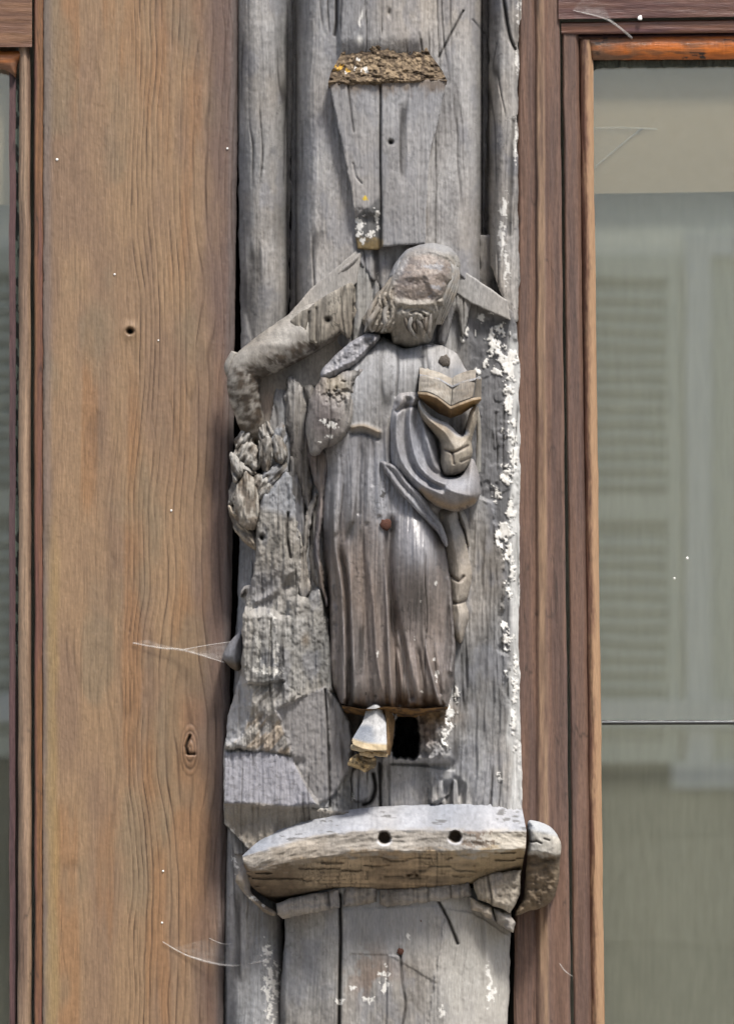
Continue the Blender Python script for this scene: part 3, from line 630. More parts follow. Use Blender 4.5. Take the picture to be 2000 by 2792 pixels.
# ------------------------------------------------------------------ tapered block over the head
tb = thing('corbel_block', 'tapered grey wooden block crusted with brown dirt on top, above the carved head', 'corbel', P(1060, 690, 60))
def blk_h(X, Y, S):
    h = np.interp(Y, [205, 240, 480, 690], [140, 140, 134, 130])
    h = h + 5 * ss(1034, 1040, X) - 14 * stroke(X, Y, [(1037, 230), (1036, 430), (1038, 560), (1037, 690)], 3, False)
    h = h - 20 * ss(1037, 1033, X) * ss(560, 610, Y + 8 * fbm(X / 20, Y / 20, 271)) + 10 * gauss(X, Y, 1000, 625, 26, 50)
    h = h - 20 * gauss(X, Y, 1065, 388, 6, 6) - 4 * stroke(X, Y, [(962, 445), (970, 480), (985, 500)], 2.5) - 4 * stroke(X, Y, [(948, 226), (956, 300), (964, 360)], 2)
    return h
BF = [(983, 608, 15, 22), (978, 632, 12, 12), (1028, 592, 7, 26), (1030, 620, 5, 14), (1012, 638, 16, 9), (990, 655, 12, 7)]
def blk_x(c, X, Y, S, H):
    c = mix(c, lin(136, 136, 138), .4)
    c = mix(c, DIRT, .7 * ss(265, 225, Y + 16 * fbm(X / 14, Y / 30, 273, 3)))
    ch = sdf(X, Y, smooth([(968, 600), (1010, 560), (1038, 548), (1038, 690), (965, 690)]))
    c = mix(c, lin(80, 80, 80), ss(4, -4, ch) * .85)
    c = mix(c, lin(120, 104, 74), ss(4, -4, ch) * ss(640, 660, Y + 10 * fbm(X / 10, Y / 10, 274)))
    c = mix(c, PAINT, flakes(X, Y, BF, 272, 9, .9))
    c = mix(c, lin(186, 160, 60), flakes(X, Y, [(996, 541, 11, 7)], 276, 8, .6))
    return mix(c, DARK, np.clip(gauss(X, Y, 1065, 388, 7, 7) + .9 * stroke(X, Y, [(1037, 230), (1036, 430), (1038, 560), (1037, 690)], 2.5, False) + .7 * stroke(X, Y, [(948, 226), (956, 300), (964, 360)], 3), 0, 1))
relief('block_face', [(897, 222), (1000, 222), (1216, 216), (1200, 300), (1176, 400), (1166, 480), (1160, 580), (1158, 664), (1100, 668), (1042, 674), (1030, 682), (974, 680), (966, 630), (968, 590), (955, 500), (938, 420), (916, 320)], blk_h,
       greyc(270, .15, .24, lin(150, 148, 147), lin(126, 124, 123), blk_x), None, tb, 40, 2.7, 5, 2, 270, sm=False)
def crust_c(X, Y, Z, v):
    c = mix(lin(108, 94, 77), lin(72, 61, 50), ss(-.4, .5, fbm(X / 12, Y / 9, 281, 3)))
    c = mix(c, lin(146, 128, 104), flakes(X, Y, [(1130, 170, 40, 20), (1010, 185, 50, 30), (1080, 200, 60, 16)], 282, 8, 1.1) * .7)
    c = mix(c, lin(190, 150, 70), flakes(X, Y, [(920, 185, 20, 9), (948, 193, 10, 6)], 283, 8, .7))
    return mix(c, PAINT, flakes(X, Y, [(942, 196, 7, 5), (998, 190, 9, 8), (966, 186, 8, 5), (975, 160, 5, 5)], 284, 6, 1.))
loft('dirt_crust', [[(938, 112, 88), (990, 112, 102), (1075, 104, 104), (1150, 102, 86)], [(928, 150, 104), (1030, 148, 120), (1172, 148, 102)], [(902, 196, 130), (1050, 190, 142), (1206, 196, 130)], [(894, 226, 146), (1050, 220, 152), (1218, 220, 146)], [(896, 240, 124), (1050, 238, 130), (1216, 232, 124)]],
     crust_c, M_CRUST, tb, 160, 18, 280, 5, lambda X, Y, Z, v: 5 * fbm(X / 12, Y / 7, 285, 3), sm=False)

# ------------------------------------------------------------------ tree carving at the left: bough, trunk, leaves
tree = thing('carved_tree', 'carved grey tree stump with a bent bough and curling leaves, left of the robed figure', 'carving', P(760, 2060, 60))
def bough_c(X, Y, Z):
    c = wood(X, Y, lin(146, 141, 133), lin(118, 113, 106), 300, .16, 8, 20)
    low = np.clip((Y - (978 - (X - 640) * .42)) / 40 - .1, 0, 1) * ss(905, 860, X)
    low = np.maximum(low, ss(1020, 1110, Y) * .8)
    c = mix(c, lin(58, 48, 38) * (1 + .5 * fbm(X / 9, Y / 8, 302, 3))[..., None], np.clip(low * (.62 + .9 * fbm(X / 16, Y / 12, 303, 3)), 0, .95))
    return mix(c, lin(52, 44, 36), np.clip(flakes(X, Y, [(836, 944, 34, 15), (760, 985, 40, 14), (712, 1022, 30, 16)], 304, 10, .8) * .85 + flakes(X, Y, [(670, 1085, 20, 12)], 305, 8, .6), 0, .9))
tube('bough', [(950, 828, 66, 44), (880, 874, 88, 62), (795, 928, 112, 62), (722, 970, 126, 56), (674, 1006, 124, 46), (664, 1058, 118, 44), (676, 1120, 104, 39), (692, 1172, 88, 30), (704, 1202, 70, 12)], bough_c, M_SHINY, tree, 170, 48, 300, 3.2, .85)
tube('twig_stub', [(640, 960, 90, 10), (628, 1000, 84, 16), (636, 1040, 80, 9)], bough_c, M_SHINY, tree, 30, 16, 306, 2)
# broad cut end of the bough beside the block
def cut_h(X, Y, S): return 150 + 10 * gauss(X, Y, 870, 880, 60, 60) - 9 * stroke(X, Y, [(842, 850), (838, 900), (834, 935)], 3) - 7 * stroke(X, Y, [(862, 840), (862, 930)], 3) - 16 * gauss(X, Y, 893, 873, 8, 8)
relief('split_bough_end', [(794, 892), (796, 872), (850, 832), (900, 798), (952, 772), (966, 790), (962, 860), (956, 925), (925, 905), (898, 924), (868, 938), (838, 934), (830, 926), (812, 938), (798, 918)], cut_h,
       lambda X, Y, S, H: mix(wood(X, Y, lin(136, 131, 122), lin(100, 95, 88), 310, .4, 7, 90), DARK, np.clip(gauss(X, Y, 893, 873, 9, 9) + .8 * stroke(X, Y, [(842, 850), (838, 900), (834, 935)], 3) + .6 * stroke(X, Y, [(862, 840), (862, 930)], 3), 0, 1)), None, tree, 40, 2.7, 9, 4, 310)
relief('upper_facet', [(935, 770), (975, 690), (1012, 690), (1040, 760), (1030, 880), (985, 930), (960, 960), (920, 930), (940, 860)],
       lambda X, Y, S: 96 + .02 * (Y - 800) - 16 * stroke(X, Y, [(964, 700), (962, 860), (956, 950)], 4, False) - 12 * stroke(X, Y, [(1018, 720), (1012, 860)], 5, False), greyc(315, .2, .26, lin(142, 140, 136), lin(116, 114, 111)), None, tree, 20, 2.7, 5, 3, 315)
for k, (pl, d0) in enumerate((([(776, 872), (786, 858), (842, 791), (972, 682), (984, 690), (972, 770), (930, 826), (850, 866), (800, 884)], 104), )):
    relief('gable_facet', pl, lambda X, Y, S: d0 + .10 * (Y - 690), lambda X, Y, S, H: wood(X, Y, lin(142, 139, 135), lin(130, 127, 123), 318, .07, 20, 60), M_SHINY, post, 20, 2.4, 4, 1.5, 318, sm=False, crack=0, gr=.4)
relief('gable_facet', [(1236, 724), (1262, 738), (1330, 782), (1384, 820), (1390, 874), (1340, 852), (1288, 830), (1262, 812), (1240, 800)], lambda X, Y, S: 86 + .08 * (Y - 730), lambda X, Y, S, H: wood(X, Y, lin(142, 139, 135), lin(130, 127, 123), 319, .07, 20, 60), M_SHINY, post, 20, 2.4, 4, 1.5, 319, sm=False, crack=0, gr=.4)
# flat pale facet under the bough, then the upright splinters
relief('smooth_facet', [(700, 1020), (780, 975), (880, 945), (930, 905), (945, 960), (900, 1000), (872, 1050), (830, 1060), (790, 1080), (775, 1180), (740, 1190), (708, 1170), (710, 1110)],
       lambda X, Y, S: 84 + .05 * (X - 700) - 10 * gauss(X, Y, 860, 1030, 30, 40), lambda X, Y, S, H: mix(wood(X, Y, lin(146, 140, 132), lin(124, 118, 110), 320, .1, 14, 40), lin(150, 126, 106), .5 * gauss(X, Y, 740, 1100, 40, 40)), M_SHINY, tree, 10, 3, 6, 3, 320, crack=.2, gr=.6)
def spl(name, poly, d, seed, a=lin(136, 131, 125), b=lin(104, 100, 96), tilt=0., R=26, H=26, **k):
    px = np.mean([p[0] for p in poly])
    return relief(name, poly, lambda X, Y, S: d + H * rnd(S, R) + tilt * (X - px) + 5 * grain(X, Y, seed + 1, 7, 120), greyc(seed, .3, .42, a, b), None, tree, 10, 2.7, 4, 5, seed, **k)
spl('splinter', [(782, 1030), (800, 1028), (826, 1060), (838, 1110), (846, 1200), (850, 1320), (846, 1400), (830, 1390), (812, 1320), (792, 1240), (778, 1120)], 96, 330)
spl('splinter', [(828, 1060), (850, 1052), (860, 1080), (846, 1160), (836, 1120)], 84, 335)
spl('splinter', [(788, 1252), (806, 1256), (820, 1330), (836, 1400), (840, 1490), (806, 1500), (788, 1420)], 104, 340)
spl('splinter', [(852, 1350), (866, 1360), (846, 1440), (836, 1500), (838, 1560), (846, 1600), (820, 1640), (812, 1560), (822, 1470)], 112, 345, R=12, H=14)
spl('splinter', [(858, 1310), (880, 1320), (880, 1420), (866, 1500), (884, 1590), (872, 1612), (848, 1560), (842, 1480)], 92, 347)
# trunk and stepped stump
def soft(X, Y, poly, h, k=4.0, w=4):
    """a hewn face whose edges fall away steeply into the mass around it"""
    d = sdf(X + w * fbm(X / 18, Y / 40, 353, 3), Y + w * fbm(X / 18, Y / 30, 354, 3), np.array(poly, float))
    return h - k * np.maximum(d, 0) - 5 * (1 - rnd(np.maximum(-d, 0), 7)) * (d < 0)
F_TRUNK = [(780, 1290), (798, 1300), (808, 1400), (822, 1500), (818, 1600), (806, 1668), (740, 1690), (670, 1680), (690, 1600), (702, 1500), (704, 1400), (716, 1360)]
F_STEP = [(663, 1682), (672, 1676), (740, 1676), (752, 1690), (768, 1850), (720, 1862), (672, 1860), (664, 1780)]
F_SIDE = [(750, 1688), (790, 1684), (792, 1640), (812, 1630), (840, 1640), (866, 1610), (890, 1720), (904, 1800), (902, 1880), (820, 1900), (764, 1850)]
F_CHIP = [(672, 1866), (730, 1862), (760, 1852), (820, 1900), (752, 1936), (806, 2062), (700, 2042), (620, 2034), (655, 2010), (680, 1950)]
F_PLANE = [(652, 1838), (668, 1850), (690, 1880), (680, 1960), (660, 2010), (618, 2034), (614, 2010), (622, 1950), (642, 1890)]
F_FACET = [(752, 1936), (820, 1902), (888, 1872), (930, 1930), (954, 1976), (960, 2040), (950, 2100), (900, 2180), (866, 2190), (836, 2150), (812, 2090), (796, 2066)]
F_BLUE = [(612, 2052), (700, 2046), (796, 2066), (836, 2150), (862, 2192), (780, 2200), (612, 2190)]
F_UNDER = [(612, 2192), (700, 2188), (800, 2200), (960, 2216), (880, 2262), (780, 2292), (700, 2332), (676, 2312), (612, 2240)]
def mass_h(X, Y, S):
    h = 84 + 8 * fbm(X / 40, Y / 90, 371, 3) + 0 * X
    fib = 5 * fbm(X / 8, Y / 90, 366, 4) + 2.5 * fbm(X / 12, Y / 16, 369, 3)
    P_ = [soft(X, Y, F_TRUNK, 132 + 10 * gauss(X, Y, 760, 1450, 40, 200) - 16 * ss(1540, 1640, Y) + 10 * stroke(X, Y, [(700, 1640), (750, 1612), (790, 1560)], 9) - 20 * gauss(X, Y, 780, 1590, 20, 24)),
          soft(X, Y, F_STEP, 186 - .05 * (Y - 1680)), soft(X, Y, F_SIDE, 152 - .10 * np.maximum(X - 780, 0)),
          soft(X, Y, F_CHIP, 158 - .10 * (Y - 1862) - 14 * ss(1930, 1960, Y - .3 * (X - 700))), soft(X, Y, F_PLANE, 112 + .6 * (X - 650)),
          soft(X, Y, F_FACET, 146 - .14 * (Y - 1880) - .16 * np.maximum(X - 900, 0) - 12 * ss(-4, 4, X - 897 + 3 * fbm(X / 9, Y / 20, 397))),
          soft(X, Y, F_BLUE, 108 + .06 * (X - 612) + .1 * (Y - 2050)), soft(X, Y, F_UNDER, 112 - .55 * (Y - 2190))]
    m = np.max(P_, 0); m = np.maximum(h, m)
    e = np.exp((np.array(P_ + [h]) - m) / 3.0).sum(0)          # rounded unions, no open seams
    g = m + 3.0 * np.log(e) * .5 + fib * (1 - .6 * ss(3, -3, sdf(X, Y, F_FACET)) - .5 * ss(3, -3, sdf(X, Y, F_BLUE)))
    g = g - 14 * stroke(X, Y, [(785, 1400), (782, 1460), (792, 1520)], 3.5) - 22 * gauss(X, Y, 714, 1466, 7, 8) - 8 * stroke(X, Y, [(705, 1690), (706, 1830)], 3, False) - 8 * stroke(X, Y, [(738, 1690), (740, 1850)], 3, False)
    g = g - 10 * stroke(X, Y, [(886, 1880), (893, 1990), (899, 2200)], 3, False) - 10 * gauss(X, Y, 812, 2080, 20, 14)
    return g + 4 * fbm((X + Y * .8) / 13, (Y - X * .8) / 70, 386, 3) * ss(4, -4, sdf(X, Y, F_CHIP))
def mass_x(c, X, Y, S, H):
    c = mix(c, lin(128, 131, 137), .7 * ss(1400, 1370, Y - .3 * (X - 710)) + 0 * X)
    c = mix(c, lin(92, 92, 96), .6 * gauss(X, Y, 740, 1585, 60, 46))
    c = mix(c, lin(190, 188, 182), .6 * flakes(X, Y, [(744, 1720, 10, 60), (752, 1770, 10, 40), (726, 1826, 44, 11), (752, 1832, 20, 12), (704, 1760, 6, 40)], 367, 9, 1.1))
    c = mix(c, PAINT, .8 * flakes(X, Y, [(740, 1832, 34, 9), (632, 2268, 8, 14), (650, 2286, 9, 12), (668, 2304, 8, 12)], 391, 7, .9))
    c = mix(c, lin(100, 86, 68), .7 * gauss(X, Y, 832, 1745, 12, 18))
    c = mix(c, lin(150, 134, 114), .6 * ss(1930, 1980, Y) * ss(-.2, .4, fbm((X + Y * .8) / 14, (Y - X * .8) / 70, 387, 3)) * ss(4, -4, sdf(X, Y, F_CHIP)))
    c = mix(c, lin(130, 128, 129), .75 * ss(4, -4, sdf(X, Y, F_FACET)))
    c = mix(c, lin(156, 156, 158), .7 * ss(4, -4, sdf(X, Y, F_PLANE)))
    f2 = ss(4, -4, sdf(X, Y, F_BLUE)); crz = np.exp(-(noise((X + 6 * fbm(X / 14, Y / 14, 372)) / 15, Y / 15, 246) / .09) ** 2)
    c = mix(c, lin(136, 136, 144), f2 * .8); c = mix(c, lin(80, 78, 80), f2 * crz * .5)
    c = mix(c, lin(138, 129, 116), .6 * ss(4, -4, sdf(X, Y, F_UNDER)))
    return mix(c, DARK, np.clip(gauss(X, Y, 714, 1466, 8, 9) + .8 * stroke(X, Y, [(785, 1400), (782, 1460), (792, 1520)], 3.5) + .9 * stroke(X, Y, [(886, 1880), (893, 1990), (899, 2200)], 3, False), 0, 1))
relief('stump', [(780, 1280), (800, 1290), (846, 1300), (866, 1400), (876, 1520), (888, 1640), (902, 1760), (908, 1880), (954, 1972), (964, 2040), (956, 2110), (950, 2214), (884, 2264), (780, 2294), (700, 2334), (676, 2314), (612, 2242), (610, 2050), (620, 1956), (642, 1886), (654, 1836), (662, 1800), (661, 1686), (684, 1600), (698, 1490), (702, 1400), (714, 1350)], mass_h,
       greyc(350, .25, .24, lin(143, 140, 135), lin(112, 110, 106), mass_x), None, tree, 0, 2.3, 5, 4, 350, sm=False, crack=.8)
relief('bark_strip', [(660, 1430), (700, 1480), (706, 1560), (700, 1660), (668, 1676), (672, 1610), (655, 1630), (662, 1600), (690, 1580), (684, 1500)], lambda X, Y, S: 74 + 16 * rnd(S, 14), greyc(355, .5, .4), None, tree, 0, 2.7, 4, 4, 355)
relief('side_knob', [(658, 1718), (664, 1740), (662, 1800), (652, 1828), (630, 1822), (609, 1800), (610, 1780), (632, 1744)], lambda X, Y, S: 60 + 44 * rnd(S, 34), lambda X, Y, S, H: mix(wood(X, Y, lin(118, 120, 126), lin(100, 100, 104), 370, .12, 12, 14), lin(84, 76, 66), ss(1795, 1812, Y)), M_SHINY, tree, 0, 2.5, 5, 1.5, 370, crack=0, gr=.4)
# leaves
def leaf(poly, d, seed, ang, a=lin(146, 143, 138), b=lin(98, 94, 89), amp=9, R=22, H=26, dirt=.4):
    ca, sa = math.cos(math.radians(ang)), math.sin(math.radians(ang))
    def h(X, Y, S): return d + H * rnd(S, R) + amp * fbm((X * ca + Y * sa) / 9, (-X * sa + Y * ca) / 46, seed, 3)
    def c(X, Y, S, H_):
        g = fbm((X * ca + Y * sa) / 9, (-X * sa + Y * ca) / 46, seed, 3)
        k = mix(a, b, ss(.25, -.5, g)); k = k * (1 + .2 * fbm(X / 5, Y / 5, seed + 3, 2))[..., None]
        return mix(k, DIRT, dirt * ss(0, .7, fbm(X / 24, Y / 24, seed + 4, 3)))
    relief('carved_leaf', poly, h, c, None, tree, 20, 2.5, 4, 5, seed, crack=.5)
leaf([(736, 1180), (770, 1152), (786, 1170), (790, 1230), (784, 1270), (756, 1290), (722, 1272), (712, 1220)], 84, 400, 10, lin(126, 128, 132))
leaf([(652, 1204), (690, 1204), (712, 1230), (706, 1280), (670, 1276), (640, 1250), (640, 1226)], 92, 405, 20, lin(150, 146, 140), amp=14)
leaf([(706, 1196), (734, 1188), (746, 1230), (736, 1280), (718, 1290), (706, 1250)], 112, 410, 4, amp=12)
leaf([(632, 1236), (656, 1252), (690, 1280), (700, 1300), (672, 1290), (640, 1318), (630, 1280)], 100, 415, -30)
leaf([(724, 1280), (768, 1256), (786, 1280), (766, 1310), (740, 1330), (716, 1330), (710, 1300)], 104, 420, 40, lin(120, 120, 122))
leaf([(668, 1282), (690, 1300), (706, 1336), (708, 1390), (692, 1440), (664, 1440), (640, 1410), (640, 1350), (650, 1310)], 100, 425, 3, lin(142, 137, 129), lin(98, 90, 81), H=46, R=40, dirt=.5)
leaf([(640, 1300), (660, 1290), (648, 1340), (632, 1380), (620, 1384), (624, 1340)], 88, 430, 12)
leaf([(626, 1376), (650, 1400), (690, 1440), (704, 1490), (690, 1496), (656, 1466), (634, 1430)], 84, 435, -40, lin(150, 140, 126))
leaf([(638, 1196), (666, 1168), (700, 1174), (696, 1212), (664, 1222), (644, 1222)], 84, 445, 30, amp=13)
leaf([(698, 1164), (730, 1148), (746, 1184), (722, 1206), (704, 1200)], 96, 450, -12, amp=13)
leaf([(688, 1300), (728, 1292), (748, 1326), (722, 1368), (700, 1356)], 98, 455, 24, amp=13)
leaf([(746, 1188), (774, 1196), (782, 1240), (760, 1268), (744, 1240)], 112, 460, -6, amp=12)
leaf([(712, 1330), (740, 1326), (722, 1370), (708, 1380)], 92, 440, 20)

# ------------------------------------------------------------------ the figure
fig = thing('carved_figure', 'weathered carved wooden figure in a long robe reading an open book, its face worn away', 'statue', P(1070, 1940, 100))
RIDGES = [([(901, 1500), (905, 1700), (907, 1893)], 7, 12), ([(912, 1380), (915, 1503), (930, 1602), (937, 1747), (937, 1915)], 8, 22), ([(945, 1450), (952, 1560), (959, 1718), (970, 1915)], 8, 15),
          ([(1003, 1500), (1017, 1645), (1029, 1805), (1052, 1920)], 6, 11), ([(1048, 1480), (1052, 1558), (1058, 1718), (1061, 1805), (1068, 1925)], 6, 22), ([(1056, 1600), (1075, 1689), (1101, 1805), (1119, 1925)], 8, 14),
          ([(1090, 1680), (1116, 1805), (1136, 1920)], 10, 18), ([(1125, 1690), (1136, 1834), (1140, 1900)], 6, 9), ([(1146, 1690), (1165, 1791), (1183, 1864), (1197, 1920)], 6, 18), ([(1170, 1700), (1196, 1800), (1210, 1880)], 8, 8),
          ([(1207, 1471), (1224, 1573), (1231, 1660), (1236, 1747), (1230, 1830)], 8, 20),
          ([(968, 1190), (960, 1290), (958, 1420)], 6, 8), ([(1000, 1185), (1002, 1300), (1000, 1420)], 6, 7), ([(1036, 1185), (1030, 1300), (1034, 1400)], 6, 8), ([(930, 1230), (915, 1330), (912, 1450)], 8, 10), ([(1066, 1090), (1052, 1180), (1056, 1280)], 8, 12)]
VALL = [([(1070, 1400), (1060, 1500), (1062, 1600), (1076, 1690), (1100, 1780), (1124, 1900)], 12, 30), ([(985, 1440), (992, 1600), (1000, 1760), (1010, 1915)], 9, 12), ([(922, 1480), (944, 1602), (948, 1747), (950, 1915)], 7, 18), ([(888, 1420), (892, 1600), (895, 1860)], 7, 12), ([(1066, 1640), (1072, 1760), (1090, 1920)], 8, 26), ([(1130, 1740), (1152, 1860), (1156, 1920)], 7, 14), ([(1080, 1740), (1104, 1850), (1108, 1920)], 6, 12), ([(1176, 1780), (1196, 1890)], 6, 10),
        ([(1142, 945), (1146, 1000), (1136, 1090)], 3.5, 8), ([(1082, 945), (1084, 1010), (1078, 1080)], 3.5, 7), ([(984, 1190), (980, 1300), (978, 1400)], 5, 8), ([(1018, 1190), (1014, 1320)], 5, 7)]
ROBE = [(1046, 920), (1020, 922), (985, 940), (935, 985), (900, 1040), (880, 1110), (872, 1200), (884, 1300), (874, 1400), (882, 1500), (893, 1600), (898, 1700), (895, 1800), (905, 1860), (926, 1918), (950, 1926), (985, 1930), (1005, 1938), (1060, 1928), (1100, 1936), (1140, 1932), (1180, 1926), (1222, 1928), (1236, 1860), (1242, 1780), (1240, 1700), (1232, 1620), (1222, 1540), (1208, 1460), (1200, 1400), (1240, 1330), (1278, 1200), (1286, 1080), (1276, 1015), (1246, 966), (1204, 942), (1160, 938), (1100, 950)]
def robe_h(X, Y, S):
    h = 98 + 84 * rnd(S, 84)
    h = h + 34 * gauss(X, Y, 1070, 1060, 160, 130) + 26 * gauss(X, Y, 1000, 1360, 90, 200) + 78 * gauss(X, Y, 1142, 1530, 70, 135) - 22 * gauss(X, Y, 1192, 1770, 46, 100) + 14 * gauss(X, Y, 1010, 1700, 90, 250)
    h = h + 20 * gauss(X, Y, 1210, 1000, 55, 60) + 18 * gauss(X, Y, 1175, 1850, 80, 120)
    for p, w, a in RIDGES:
        h = h + a * stroke(X, Y, p, w) * (ss(p[0][1] - 5, p[0][1] + 130, Y))
    for p, w, a in VALL: h = h - a * stroke(X, Y, p, w) * ss(p[0][1] - 5, p[0][1] + 50, Y)
    h = h + 12 * stroke(X, Y, [(960, 1166), (990, 1162), (1030, 1178)], 7) - 10 * stroke(X, Y, [(960, 1182), (990, 1180), (1030, 1196)], 6)
    h = h + 1.6 * fbm(X / 5, Y / 150, 501, 3) * ss(1180, 1260, Y) - 30 * gauss(X, Y, 1046, 1340, 10, 14) * 0
    return h
def robe_c(X, Y, S, H):
    up = wood(X, Y, lin(146, 145, 145), lin(128, 126, 124), 510, .18, 5, 170)
    mid = wood(X, Y, lin(134, 132, 133), lin(100, 97, 97), 515, .26, 6, 220, (24, 260))
    lo = wood(X, Y, lin(120, 110, 104), lin(96, 89, 85), 520, .26, 5, 200, (30, 220))
    c = mix(up, mid, ss(1150, 1210, Y + 10 * fbm(X / 30, Y / 30, 521)))
    c = mix(c, lo, ss(1330, 1560, Y + 70 * fbm(X / 26, Y / 240, 522, 3)) * ss(1.15, .3, gauss(X, Y, 1140, 1480, 70, 90) * 1.1))
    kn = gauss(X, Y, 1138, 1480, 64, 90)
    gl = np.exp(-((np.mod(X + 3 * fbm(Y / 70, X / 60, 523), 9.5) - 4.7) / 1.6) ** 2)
    c = mix(c, lin(138, 140, 148), .4 * kn); c = mix(c, lin(70, 66, 68), .3 * kn * gl)  # knee sheen painted into the colour over pale wear, then dark grain lines
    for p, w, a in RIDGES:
        if a > 13: c = mix(c, lin(146, 142, 140), np.clip(.42 * stroke(X, Y, p, w * .55) * ss(p[0][1], p[0][1] + 140, Y) * (.6 + .6 * fbm(X / 7, Y / 40, 524, 2)), 0, 1))  # light caught by the fold crests painted in, along with worn edges
    c = mix(c, PAINT, flakes(X, Y, [(1190, 1842, 5, 16), (1184, 1800, 4, 7), (1150, 1884, 9, 5), (1186, 1590, 5, 10), (1176, 1600, 4, 8), (1146, 1640, 3, 7), (1028, 1786, 3, 12), (1130, 1738, 3, 10)], 525, 6, .6) * .9)
    c = mix(c, lin(116, 100, 76), .7 * stroke(X, Y, [(960, 1166), (990, 1162), (1030, 1178)], 8))
    c = mix(c, lin(110, 116, 126), .6 * gauss(X, Y, 1248, 1020, 22, 26))
    c = mix(c, DARK, np.clip(.85 * stroke(X, Y, [(1142, 950), (1146, 1000), (1136, 1090)], 3) * ss(-.3, .2, fbm(X / 9, Y / 30, 526)) + .5 * stroke(X, Y, [(1082, 945), (1084, 1010), (1078, 1080)], 3), 0, 1))
    rg = .82 - .44 * ss(1230, 1420, Y + 60 * fbm(X / 26, Y / 240, 522, 3))
    c = mix(c, DARK, .9 * flakes(X, Y, [(1024, 1896, 5, 8), (998, 1890, 4, 6), (1046, 1345, 9, 16)], 527, 5, .6))
    return np.concatenate([c, (rg + .1 * fbm(X / 9, Y / 30, 528, 3))[..., None]], -1)
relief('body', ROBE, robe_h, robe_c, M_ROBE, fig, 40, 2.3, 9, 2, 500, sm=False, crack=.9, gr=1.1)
# chest nail heads and pegs
disc('peg', 1212, 984, 204, 17, M_CRUST, fig, 10, 21, lin(92, 86, 80)); disc('nail_head', 1051, 1430, 212, 16, M_RUST, fig, 10, 22)
# broken underside of hem
loft('hem_underside', [[(930, 1922, 176), (1000, 1934, 196), (1060, 1928, 200), (1140, 1932, 198), (1222, 1926, 172)], [(940, 1944, 90), (1000, 1952, 96), (1060, 1950, 100), (1140, 1958, 96), (1214, 1948, 90)]], lambda X, Y, Z, v: mix(lin(120, 92, 58), lin(74, 58, 44), ss(-.3, .4, fbm(X / 16, Z / 14, 531, 3))), M_CRUST, fig, 120, 14, 530, 5)
# mantle on the left shoulder
def gsm(seed, a, b, extra=None, con=.2): return greyc(seed, .25, con, a, b, extra)
relief('shoulder_cloak', [(1014, 908), (1036, 916), (1012, 952), (972, 992), (936, 1016), (902, 1034), (874, 1030), (876, 1006), (900, 982), (940, 946), (980, 918)], lambda X, Y, S: 168 + 24 * rnd(S, 13) + 9 * stroke(X, Y, [(1030, 922), (960, 985), (885, 1020)], 7, False) - 3 * fbm(X / 8, Y / 8, 541), gsm(540, lin(134, 132, 134), lin(98, 96, 96)), M_SHINY, fig, 40, 2.5, 6, 2, 540)
def slv_h(X, Y, S): return 180 + 28 * rnd(S, 26) + 20 * gauss(X, Y, 900, 1130, 50, 70) - 9 * ss(0, .4, fbm(X / 13, Y / 13, 546, 3)) * gauss(X, Y, 925, 1060, 50, 40) + 10 * stroke(X, Y, [(948, 1080), (955, 1130), (940, 1180)], 7)
def slv_x(c, X, Y, S, H):
    c = mix(c, lin(92, 84, 82), .85 * gauss(X, Y, 890, 1150, 48, 66)); c = mix(c, lin(126, 116, 96), .7 * gauss(X, Y, 916, 1050, 40, 30))
    c = mix(c, DARK, .8 * flakes(X, Y, [(895, 1077, 12, 8), (920, 1068, 14, 6), (906, 1147, 24, 10)], 547, 6, 1.1))
    return mix(c, PAINT, flakes(X, Y, [(903, 1157, 22, 9), (886, 1150, 10, 8), (898, 1190, 9, 5), (874, 1205, 5, 4)], 548, 7, 1.))
relief('sleeve', [(866, 1044), (878, 1024), (904, 1028), (934, 1014), (968, 1004), (1000, 998), (990, 1030), (976, 1070), (966, 1110), (960, 1150), (940, 1190), (912, 1212), (884, 1224), (866, 1240), (846, 1236), (834, 1190), (834, 1140), (840, 1096), (852, 1066)], slv_h, gsm(545, lin(132, 126, 118), lin(106, 98, 94), slv_x), M_SHINY, fig, 40, 2.5, 7, 3, 545)
spo = relief('cloak_fall', [(842, 1150), (862, 1200), (886, 1222), (916, 1214), (900, 1260), (888, 1330), (882, 1400), (872, 1480), (880, 1560), (892, 1640), (884, 1650), (866, 1560), (856, 1500), (862, 1430), (868, 1350), (852, 1300), (838, 1220)], lambda X, Y, S: 118 + 30 * rnd(S, 18) + 5 * grain(X, Y, 551, 7, 120), greyc(550, .3, .4, lin(116, 106, 100), lin(84, 76, 74)), None, fig, 30, 2.5, 5, 3, 550)
